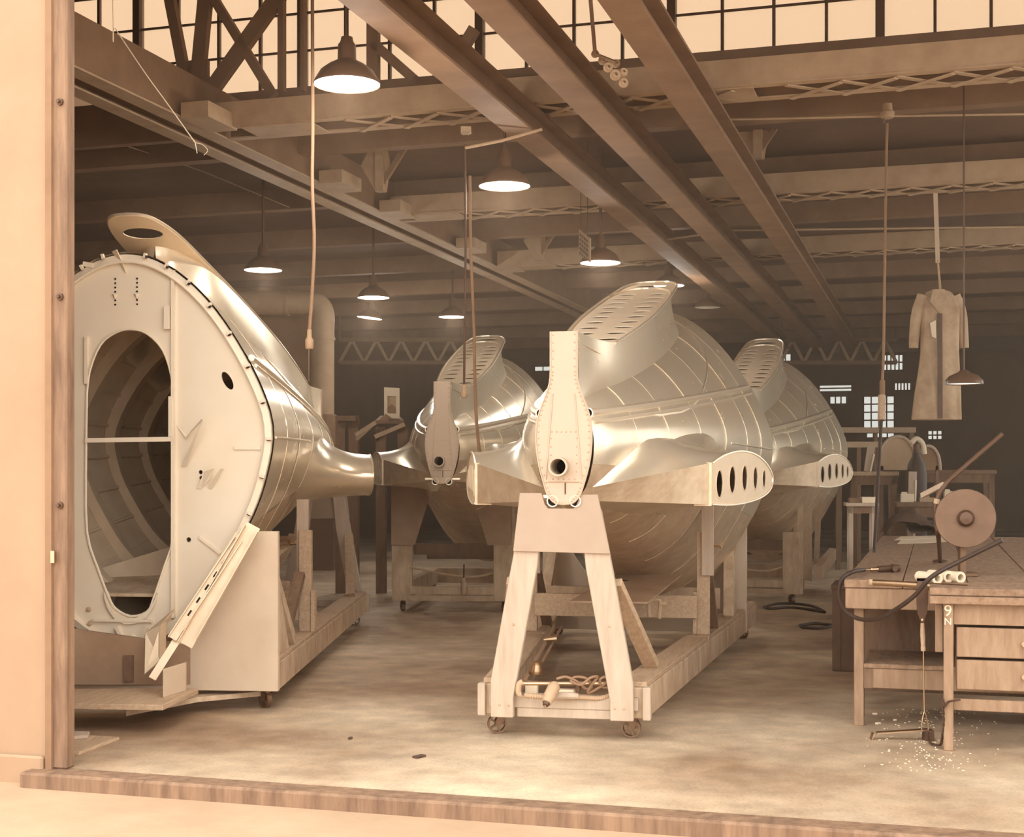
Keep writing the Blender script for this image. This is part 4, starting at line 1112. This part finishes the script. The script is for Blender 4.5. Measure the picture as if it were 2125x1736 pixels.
# drill with its hose
def bt(px, py): return G(px, py, H)
dr = thing('air_drill','dark air drill lying on the bench top with a looping hose','tool', bt(1835,1180))
c0, c1 = G(1793,1182,H+.02), G(1864,1178,H+.025)
MB().tube([c0, c0.lerp(c1,.18), c0.lerp(c1,.2), c0.lerp(c1,.42)], [.008,.009,.014,.013], 10).build('coupling','steel_bright', dr, smooth=True)
MB().tube([c0.lerp(c1,.4), c0.lerp(c1,.45), c0.lerp(c1,.8), c0.lerp(c1,.83), c1], [.016,.02,.02,.026,.022], 14).build('body','steel_dark', dr, smooth=True)
MB().tube([c0.lerp(c1,.82), c0.lerp(c1,.82)+Vector((.0,-.07,-.0))], .016, 10).build('trigger_grip','steel_dark', dr, smooth=True)
hz = cr([c0, P(1770,1186,8.30), P(1748,1200,8.25), P(1740,1232,8.2), P(1752,1265,8.1), P(1785,1284,8.0), P(1825,1282,7.85), P(1862,1262,7.72), P(1898,1235,7.62), P(1935,1195,7.55), P(2003,1158,7.5), P(2080,1120,7.4)], 8)
MB().tube(hz, .0125, 10).build('hose','rubber', dr, smooth=True)
# rolls, papers, cloth, clutter
for k,(px,py,lab) in enumerate(((1945,1187,'white paper tube beside the lamp arm on the workbench'),(1968,1184,'white paper tube between two other tubes on the workbench'),(1993,1185,'white paper tube next to the grinding wheel stand on the workbench'))):
    p = G(px,py+8,H+.045); p.z = H+.033
    tt = thing('paper_tube', lab, 'tube', p, 0, 'paper tubes on the workbench')
    e = Vector((-.05,.17,0))
    MB().pipe(p, p+e, .030, .019, 20).build('tube','paper', tt, smooth=True)
    MB().pipe(p-e*.02, p+e*.12, .032, .018, 20).build('end_ring','paper', tt, smooth=True)
for k,(q,lab,zz) in enumerate((([(1862,1128),(1935,1126),(1978,1122),(1955,1113),(1873,1118)],'large pale paper sheet on the workbench',H+.001),([(1855,1121),(1940,1116),(1950,1111),(1870,1113)],'narrow dark-edged sheet lying over the pale paper',H+.006))):
    tag(MB().prism([G(a,b,zz) for a,b in q], (0,0,.003)).build('paper_sheet','paper'), lab, 'paper')
ct = thing('cloth_bundle','dark folded cloth thrown over the far end of the bench','cloth', G(1885,1108,H))
rows = []
base = [G(1835,1108,H), G(1945,1108,H)]
for i in range(11):
    row = []
    for j in range(15):
        a, b = i/10, j/14
        y = lerp(base[0].y-.1, base[0].y+.55, a); x = lerp(G(1832,1108,H).x, G(1945,1108,H).x, b)+.1*a
        hgt = (math.sin(math.pi*min(1,max(0,b)))**.6)*(.19+.09*math.sin(3.1*a+.5))*(1-abs(a-.45)*.9) + .02*math.sin(9*b+4*a)
        if b > .62: hgt *= .75
        row.append((x, y, H+.004+max(0,hgt)))
    rows.append(row)
MB().grid(rows).build('fold','cloth_dark', ct, smooth=True, angle=70)
MB().prism([G(1873,1076,H+.12),G(1945,1082,H+.08),G(1938,1100,H+.03),G(1890,1108,H+.012)], (0,.02,.01)).build('flap','cloth_dark', ct)
# lamp arm rising from the bench
la = thing('lamp_arm','dark curved lamp arm with a pale stick clipped to it, standing on the bench','lamp', G(1951,1165,H))
MB().tube(cr([G(1951,1166,H),P(1948,1120,8.55),P(1941,1070,8.5),P(1945,1035,8.5),P(1962,1005,8.5),P(1990,978,8.5),P(2080,900,8.5)],8), .014, 10).build('arm','steel_dark', la, smooth=True)
MB().lathe([(0,0),(.05,0),(.05,.012),(.02,.02),(0,.02)], G(1951,1166,H), 16).build('foot','steel_dark', la, smooth=True)
MB().tube([P(1943,1045,8.5), P(1945,1035,8.5)], .018, 10).build('clip','steel_paint', la)
MB().beam(P(1913,1028,8.7), P(1958,1005,8.5), .02, .03).build('stick','wood_pale', la)
# big grinding disc on a stand
gd = thing('grinding_disc','large round metal disc mounted on a stand at the bench','grinder', P(2003,1170,8.3))
gc = P(2003,1075,8.35)
MB().lathe([(0,-.02),(.17,-.02),(.172,-.01),(.172,.01),(.17,.02),(0,.02)], gc, 48, (-.25,-1,.05)).build('disc','disc_metal', gd, smooth=True)
MB().lathe([(0,-.01),(.04,-.01),(.05,.03),(.035,.06),(0,.065)], gc+Vector((-.005,-.02,0)), 20, (-.25,-1,.05)).build('hub','steel_dark', gd, smooth=True)
MB().box((gc.x+.0,gc.y+.06,(H+gc.z)/2), (.035,.05,gc.z-H)).build('stand','cast_iron', gd)
MB().box((gc.x+.0,gc.y+.06,H+.012), (.16,.12,.024)).build('foot','cast_iron', gd, bevel=.004)
# small desk lamp shade at the right
sl = thing('shade_lamp','small shaded lamp hanging low beside the coat','lamp', P(1998,797,12))
sc_ = P(2000,797,12)
MB().lathe([(.16,0),(.155,.03),(.12,.07),(.05,.10),(.03,.12),(0,.12)], sc_, 28).build('shade','lamp_outside', sl, smooth=True)
MB().lathe([(0,.008),(.15,.008)], sc_, 28).build('bulb','bulb', sl)
MB().tube([sc_+Vector((0,0,.12)), Vector((sc_.x,sc_.y,roof_z(sc_)))], .008, 6).build('stem','steel_dark', sl)
# crate behind the bench
cb_ = thing('tool_crate','tall dark crate standing behind the bench leg','crate', G(1755,1395))
k0 = G(1727,1392); k1 = k0 + BN.r*.50
CR = Frame(k0.x,k0.y,16.5)
MB().fbox(CR,0,.55,0,.45,0,.62).build('box','crate', cb_, bevel=.008)
MB().fbox(CR,-.01,.56,-.01,.46,.60,.64).build('lid','crate', cb_, bevel=.006)
for xx in (.0,.49): MB().fbox(CR,xx,xx+.06,-.012,0,.02,.6).build('batten','crate', cb_)
# floor hoses
for pts,lab in (([(1585,1262),(1620,1254),(1680,1258),(1712,1272),(1690,1268),(1640,1262),(1600,1265),(1585,1262)],'dark hose loop on the floor beyond the dolly corner'),([(1660,1300),(1690,1296),(1725,1300),(1700,1306),(1668,1304),(1660,1300)],'small dark hose loop on the floor next to the crate')):
    tag(MB().tube([Vector((p.x,p.y,.014)) for p in cr([G(a,b) for a,b in pts],6)], .014, 8).build('floor_hose','rubber', smooth=True), lab, 'hose')
# shavings on the floor below the bench
sv = MB(); rr = random.Random(11)
for k in range(230):
    px = rr.gauss(1930,55); py = rr.uniform(1470,1600)
    if px > 2100: continue
    p = G(px,py); a = rr.uniform(0,math.pi); l = rr.uniform(.003,.014)
    sv.box((p.x,p.y,.003), (l,.004,.004), rz=a)
so = sv.build('metal_shavings','paper'); tag(so,'pale metal shavings scattered on the floor round the foot pedal','shavings'); so['kind'] = 'stuff'
for k,(px,py,l) in enumerate(((1815,1482,.03),(1857,1495,.02),(1822,1502,.035),(870,1571,.07),(727,1533,.03))):
    p = G(px,py)
    tag(MB().box((p.x,p.y,.006), (l,l*.5,.011), rz=.3*k).build('floor_scrap','paper' if k < 3 else 'cloth_dark', bevel=.002),
        ['tiny pale scrap on the floor left of the pedal','tiny pale scrap below the lower shelf','longest pale scrap on the floor near the bench leg','dark flat scrap on the open floor between the dollies','small brown fleck on the open floor near the left dolly'][k],'scrap')

# ---- hanging shop coat
cy = G(1940,402,GZ-.02).y
coat = thing('shop_coat','long pale shop coat hung from the girder on a strap','coat', P(1948,870,cy))
def cring(py, xl, xr, dep, folds, ph):
    row = []
    for k in range(40):
        a = 2*math.pi*k/40
        cx_ = lerp(xl,xr,.5+.5*math.cos(a)); p = P(cx_,py,cy)
        p.y += math.sin(a)*dep + .018*math.sin(folds*a+ph)
        row.append(p)
    return row
rows = [cring(600,1938,1958,.03,0,0),cring(606,1922,1972,.07,2,0),cring(618,1912,1986,.09,3,1),cring(640,1908,1992,.11,4,1),cring(690,1910,1990,.12,5,1.2),cring(730,1911,1989,.12,6,1.4),cring(770,1906,1991,.13,7,1.5),cring(820,1898,1993,.15,8,1.6),cring(868,1892,1994,.16,9,1.7),cring(871,1893,1993,.155,9,1.7)]
MB().grid(rows, close=True).build('body','cloth_coat', coat, smooth=True, angle=70)
for pts, rs in (([(1916,614),(1903,650),(1897,700),(1896,722)],[.07,.06,.05,.055]),([(1980,614),(1994,650),(1999,700),(2001,722)],[.07,.06,.05,.055])):
    MB().tube(cr([P(a,b,cy) for a,b in pts],5), [lerp(.065,.045,k/15) for k in range(16)], 12).build('sleeve','cloth_coat', coat, smooth=True)
MB().prism([P(1936,600,cy-.1),P(1960,600,cy-.1),P(1968,628,cy-.125),P(1950,650,cy-.13),P(1930,626,cy-.125)], (0,.012,0)).build('collar','cloth_coat', coat)
MB().beam(P(1950,650,cy-.135), P(1951,868,cy-.185), .05, .006, (0,1,0)).build('front_opening','leather', coat)
MB().prism([P(1930,670,cy-.145),P(1942,664,cy-.145),P(1943,702,cy-.15),P(1934,698,cy-.15)], (0,.008,0)).build('pocket_cloth','paper', coat)
MB().beam(P(1941,398,cy), P(1946,545,cy), .045, .006, (0,1,0)).build('strap','plywood', coat)
for s_ in (-4,4): MB().tube([P(1946,540,cy), P(1951+s_*.3,600,cy)], .009, 6).build('hook_rod','steel_paint', coat)

# ---- background on the right: tables, stool, gas cylinder, seat backs
stl = thing('wooden_stool','square wooden stool with boxes on it behind the crate','stool', G(1800,1140))
Ss = Frame(P(1762,1040,12.3).x, 12.3, 10)
sx1 = .25; szh = EYE-(1043-HY)/FOC*12.3
MB().fbox(Ss,-.03,sx1,-.03,.34,szh-.03,szh).build('seat','wood_pale', stl, bevel=.004)
for x in (.0,sx1-.06):
    for u in (0,.28): MB().fbox(Ss,x,x+.035,u,u+.035,0,szh-.03).build('leg','wood_pale', stl)
MB().fbox(Ss,.0,sx1-.03,.01,.03,.45,.49).build('rung','wood', stl); MB().fbox(Ss,.0,sx1-.03,0,.02,szh-.09,szh-.03).build('apron','wood_dark', stl)
tag(MB().fbox(Ss,.0,.09,.02,.2,szh,szh+.04).build('small_box','wood_dark', bevel=.003),'small dark box on the square stool','box')
tag(MB().fbox(Ss,.11,.24,.0,.22,szh,szh+.05).build('small_box','paper', bevel=.003),'pale box on the square stool','box')
gcx = thing('gas_cylinder','dark upright gas cylinder with a pale curved cap among the far tables','cylinder', P(1902,1090,16.6))
g0 = P(1902,1000,16.6); g0.z = 0
MB().lathe([(0,0),(.115,0),(.118,.02),(.118,1.45),(.10,1.58),(.05,1.68),(.045,1.72),(0,1.72)], g0, 24).build('body','rubber', gcx, smooth=True)
MB().tube(cr([g0+Vector((-.06,0,1.83)),g0+Vector((0,0,1.88)),g0+Vector((.07,0,1.82)),g0+Vector((.09,0,1.7))],5), .03, 10).build('cap','paper', gcx, smooth=True)
MB().lathe([(0,1.7),(.04,1.7),(.04,1.82),(0,1.82)], g0, 12).build('valve','steel_dark', gcx, smooth=True)
def table(lab, px0, px1, py, Y, dep=.7, legs='wood', top='wood', z=None):
    a, b = P(px0,py,Y), P(px1,py,Y); z = a.z
    t = thing('work_table', lab, 'table', Vector(((a.x+b.x)/2,Y,0)), -BLD.a)
    fr = Frame(a.x,Y,12); wd = (b.x-a.x)
    MB().fbox(fr,0,wd,0,dep,z-.05,z).build('top',top, t, bevel=.004)
    for x in (.02,wd-.09):
        for u in (.02,dep-.09): MB().fbox(fr,x,x+.07,u,u+.07,0,z-.05).build('leg',legs, t)
    MB().fbox(fr,.02,wd-.02,.02,.05,z-.16,z-.05).build('apron',legs, t)
    MB().fbox(fr,.05,wd-.05,.05,dep-.05,.35,.38).build('shelf',legs, t)
    return fr, z
f1, z1 = table('long work table in front of the wicker seat back', 1762, 1862, 978, 17.0, top='wood', legs='wood_dark')
f2, z2 = table('dark table at the far right behind the gas cylinder', 1890, 2060, 975, 18.0, top='wood_dark', legs='wood_dark')
f3, z3 = table('low cluttered table behind the long workbench', 1860, 2050, 1042, 15.2, top='wood_dark', legs='wood_dark')
for k,(x,u,sx,sy,sz,m_,lab) in enumerate(((.05,.1,.14,.12,.09,'paper','crumpled pale packet on the cluttered table'),(.25,.12,.2,.1,.05,'wood','wooden tray on the cluttered table'),(.5,.1,.12,.12,.12,'paper','pale upright tin on the cluttered table'),(.66,.15,.1,.2,.04,'steel_paint','metal plate on the cluttered table'))):
    t_ = thing('table_item', lab, 'box', f3(x,u,z3), -f3.a)
    MB().fbox(f3,x,x+sx,u,u+sy,z3,z3+sz).build('body',m_, t_, bevel=.006); MB().fbox(f3,x+.01,x+sx*.5,u+.01,u+sy*.5,z3+sz,z3+sz+.02).build('top_fold',m_, t_)
# arched seat backs / covers
def arch(lab, px, py_top, py_bot, wpx, Y, m='wood'):
    a, b = P(px-wpx/2,py_bot,Y), P(px+wpx/2,py_bot,Y); hgt = P(px,py_top,Y).z-a.z; w2 = (b.x-a.x)/2; cx_ = (a.x+b.x)/2
    t = thing('arched_screen', lab, 'screen', (cx_,Y,a.z))
    pts = [(w2*math.cos(q), hgt*math.sin(q)**.8) for q in (math.pi*k/24 for k in range(25))]
    MB().prism([(cx_+x,Y,a.z+z) for x,z in pts], (0,.03,0)).build('panel',m, t)
    MB().tube([(cx_+x,Y-.01,a.z+z) for x,z in pts], .02, 6).build('rim','wood_pale', t, smooth=True)
    for x in (-w2*.8,w2*.8): MB().fbox(Frame(cx_+x,Y,0),-.02,.02,0,.04,0,a.z+.05).build('leg','wood_dark', t)
arch('broad arched wicker screen behind the far work table', 1862, 905, 975, 80, 17.9, 'steel_paint')
arch('pale arched seat back behind the gas cylinder', 1925, 925, 975, 50, 17.2, 'steel_brown')
for k,(px,py0,py1,Y,lab) in enumerate(((1800,925,978,17.3,'pale leaning board standing on the far work table'),(1886,978,1248,16.3,'pale sack leaning against the gas cylinder'))):
    a, b = P(px,py1,Y), P(px+8,py0,Y)
    t_ = thing('leaning_board', lab, 'board', a)
    MB().beam(a, b, .09, .03, (0,1,0)).build('board','wood_pale', t_); MB().beam(a+Vector((.03,-.02,0)), b+Vector((.03,-.02,-.1)), .02, .02, (0,1,0)).build('edge','paper', t_)
# lit windows far behind
def farwin(px0, py0, px1, py1, nx, ny, n):
    u = HALL_L-.03
    x0,z1_ = BLD.ray(px0,py0,u); x1,z0_ = BLD.ray(px1,py1,u)
    wn = struct(MB().fbox(BLD,x0-.06,x1+.06,u-.03,u+.02,z0_-.06,z1_+.06).build(f'window_{n}','steel_dark'))
    wn['label'] = f'bright window of {nx*ny} panes in the dark back wall'
    for i in range(nx):
        for j in range(ny):
            a, b = lerp(x0,x1,i/nx), lerp(x0,x1,(i+1)/nx); c, d = lerp(z0_,z1_,j/ny), lerp(z0_,z1_,(j+1)/ny)
            MB().fbox(BLD,a+.02,b-.02,u-.04,u-.031,c+.02,d-.02).build('pane','lit_pane', wn)
farwin(1792,822,1856,888,4,4,2)
farwin(1832,736,1874,768,5,2,3)
farwin(1856,794,1890,810,5,1,4)
farwin(1700,799,1768,812,1,2,5)
farwin(1722,822,1757,838,3,1,6)
farwin(1618,732,1642,750,2,1,7)
farwin(1798,898,1856,908,4,1,8)
farwin(1925,893,1955,912,3,2,9)
farwin(1798,916,1820,924,2,1,10)
farwin(1110,760,1145,770,2,1,11)
farwin(1128,728,1146,744,1,1,12)
# horizontal rails far behind
for k,(px0,px1,py,Y,lab) in enumerate(((1735,1900,892,24,'far horizontal guard rail below the lit windows'),(1735,1830,922,22,'far horizontal guard rail beside the arched screen'))):
    a, b = P(px0,py,Y), P(px1,py,Y)
    t_ = thing('guard_rail', lab, 'rail', (a.x,Y,0))
    MB().beam(a,b,.05,.09).build('bar','wood', t_)
    for q in (.05,.5,.95):
        p = a.lerp(b,q); MB().fbox(Frame(p.x,p.y,0),-.03,.03,0,.06,0,p.z).build('post','wood_dark', t_)
# ---- background at the left: duct, timber rack, framed picture
dt = thing('ventilation_duct','large pale round ventilation duct with an elbow behind the bulkhead','duct', P(610,770,22))
MB().tube(cr([P(668,860,22),P(668,760,22),P(668,690,22),P(668,650,22),P(655,632,22),P(620,628,22),P(560,628,22),P(480,628,22)],6), .19, 20).build('pipe','steel_paint', dt, smooth=True)
for a,b in (((668,700),(668,706)),((600,628),(594,628))): MB().tube([P(*a,22),P(*b,22)], .205, 20).build('collar','steel_paint', dt, smooth=True)
MB().prism([P(530,640,23),P(640,640,23),P(640,790,23),P(530,790,23)], (0,.3,0)).build('plenum','steel_brown', dt)
p = P(668,860,22); MB().lathe([(.22,0),(.24,-.02),(.24,-.6),(0,-.6)], p, 20).build('stand','steel_brown', dt)
MB().fbox(Frame(p.x,p.y,0),-.2,.2,-.2,.2,0,p.z-.5).build('base','wall_dark', dt)
rk = thing('timber_rack','rough timber rack of posts and rails behind the tail section dolly','rack', P(760,1100,17.5))
for px,py in ((706,862),(733,862),(790,885),(835,885)):
    p = P(px,py,17.5); MB().fbox(Frame(p.x,p.y,5),-.06,.06,0,.1,0,p.z).build('post','wood_dark', rk)
MB().beam(P(700,868,17.45), P(738,868,17.45), .08, .06).build('rail','wood_dark', rk)
MB().beam(P(738,903,17.4), P(780,876,17.4), .05, .05).build('rail','wood', rk)
MB().beam(P(778,906,17.3), P(840,880,17.3), .06, .05).build('rail','wood', rk)
MB().beam(P(740,912,17.5), P(775,880,17.5), .04, .04).build('rail','wood', rk)
MB().prism([P(778,872,17.4),P(838,872,17.4),P(828,862,17.8),P(790,862,17.8)], (0,0,-.04)).build('shelf','wood_dark', rk)
pf = thing('framed_notice','pale framed notice standing on top of the timber rack','frame', P(812,866,17.45))
fa = [(797,866),(829,868),(829,805),(797,803)]; fi = [(804,857),(822,858),(822,822),(804,821)]
for k in range(4):
    k2 = (k+1) % 4
    MB().prism([P(*fa[k],17.5),P(*fa[k2],17.5),P(*fi[k2],17.5),P(*fi[k],17.5)], (0,.04,0)).build('frame_side','paper', pf)
MB().prism([P(*q_,17.52) for q_ in fi], (0,.01,0)).build('print','steel_paint', pf)
MB().prism([P(804,845,17.51),P(813,838,17.51),P(822,846,17.51),P(822,858,17.51),P(804,857,17.51)], (0,.005,0)).build('print_figure','steel_brown', pf)
MB().prism([P(785,872,17.4),P(800,858,17.42),P(812,866,17.42),P(806,872,17.4)], (0,.02,0)).build('foot','steel_brown', pf)
# ghostly roof truss far away
for px0,px1,py0,py1,Y,lab in ((705,960,705,752,30,'faint zigzag truss across the dark far end on the left'),(1620,1860,705,752,30,'faint zigzag truss across the dark far end on the right')):
    a, b = P(px0,py0,Y), P(px1,py0,Y); a2, b2_ = P(px0,py1,Y), P(px1,py1,Y)
    t_ = thing('far_truss', lab, 'truss', (a.x,Y,a2.z))
    MB().beam(a,b,.08,.08).build('chord','steel_brown', t_); MB().beam(a2,b2_,.08,.08).build('chord','steel_brown', t_)
    for k in range(10):
        s_, e_ = (a.lerp(b,k/10), a2.lerp(b2_,(k+1)/10)) if k % 2 else (a2.lerp(b2_,k/10), a.lerp(b,(k+1)/10))
        MB().beam(s_,e_,.06,.06).build('web_member','steel_paint', t_)
    for q_ in (0,1): p_ = a.lerp(b,q_); MB().tube([p_, Vector((p_.x,p_.y,CEIL))], .03, 6).build('hanger','steel_brown', t_)
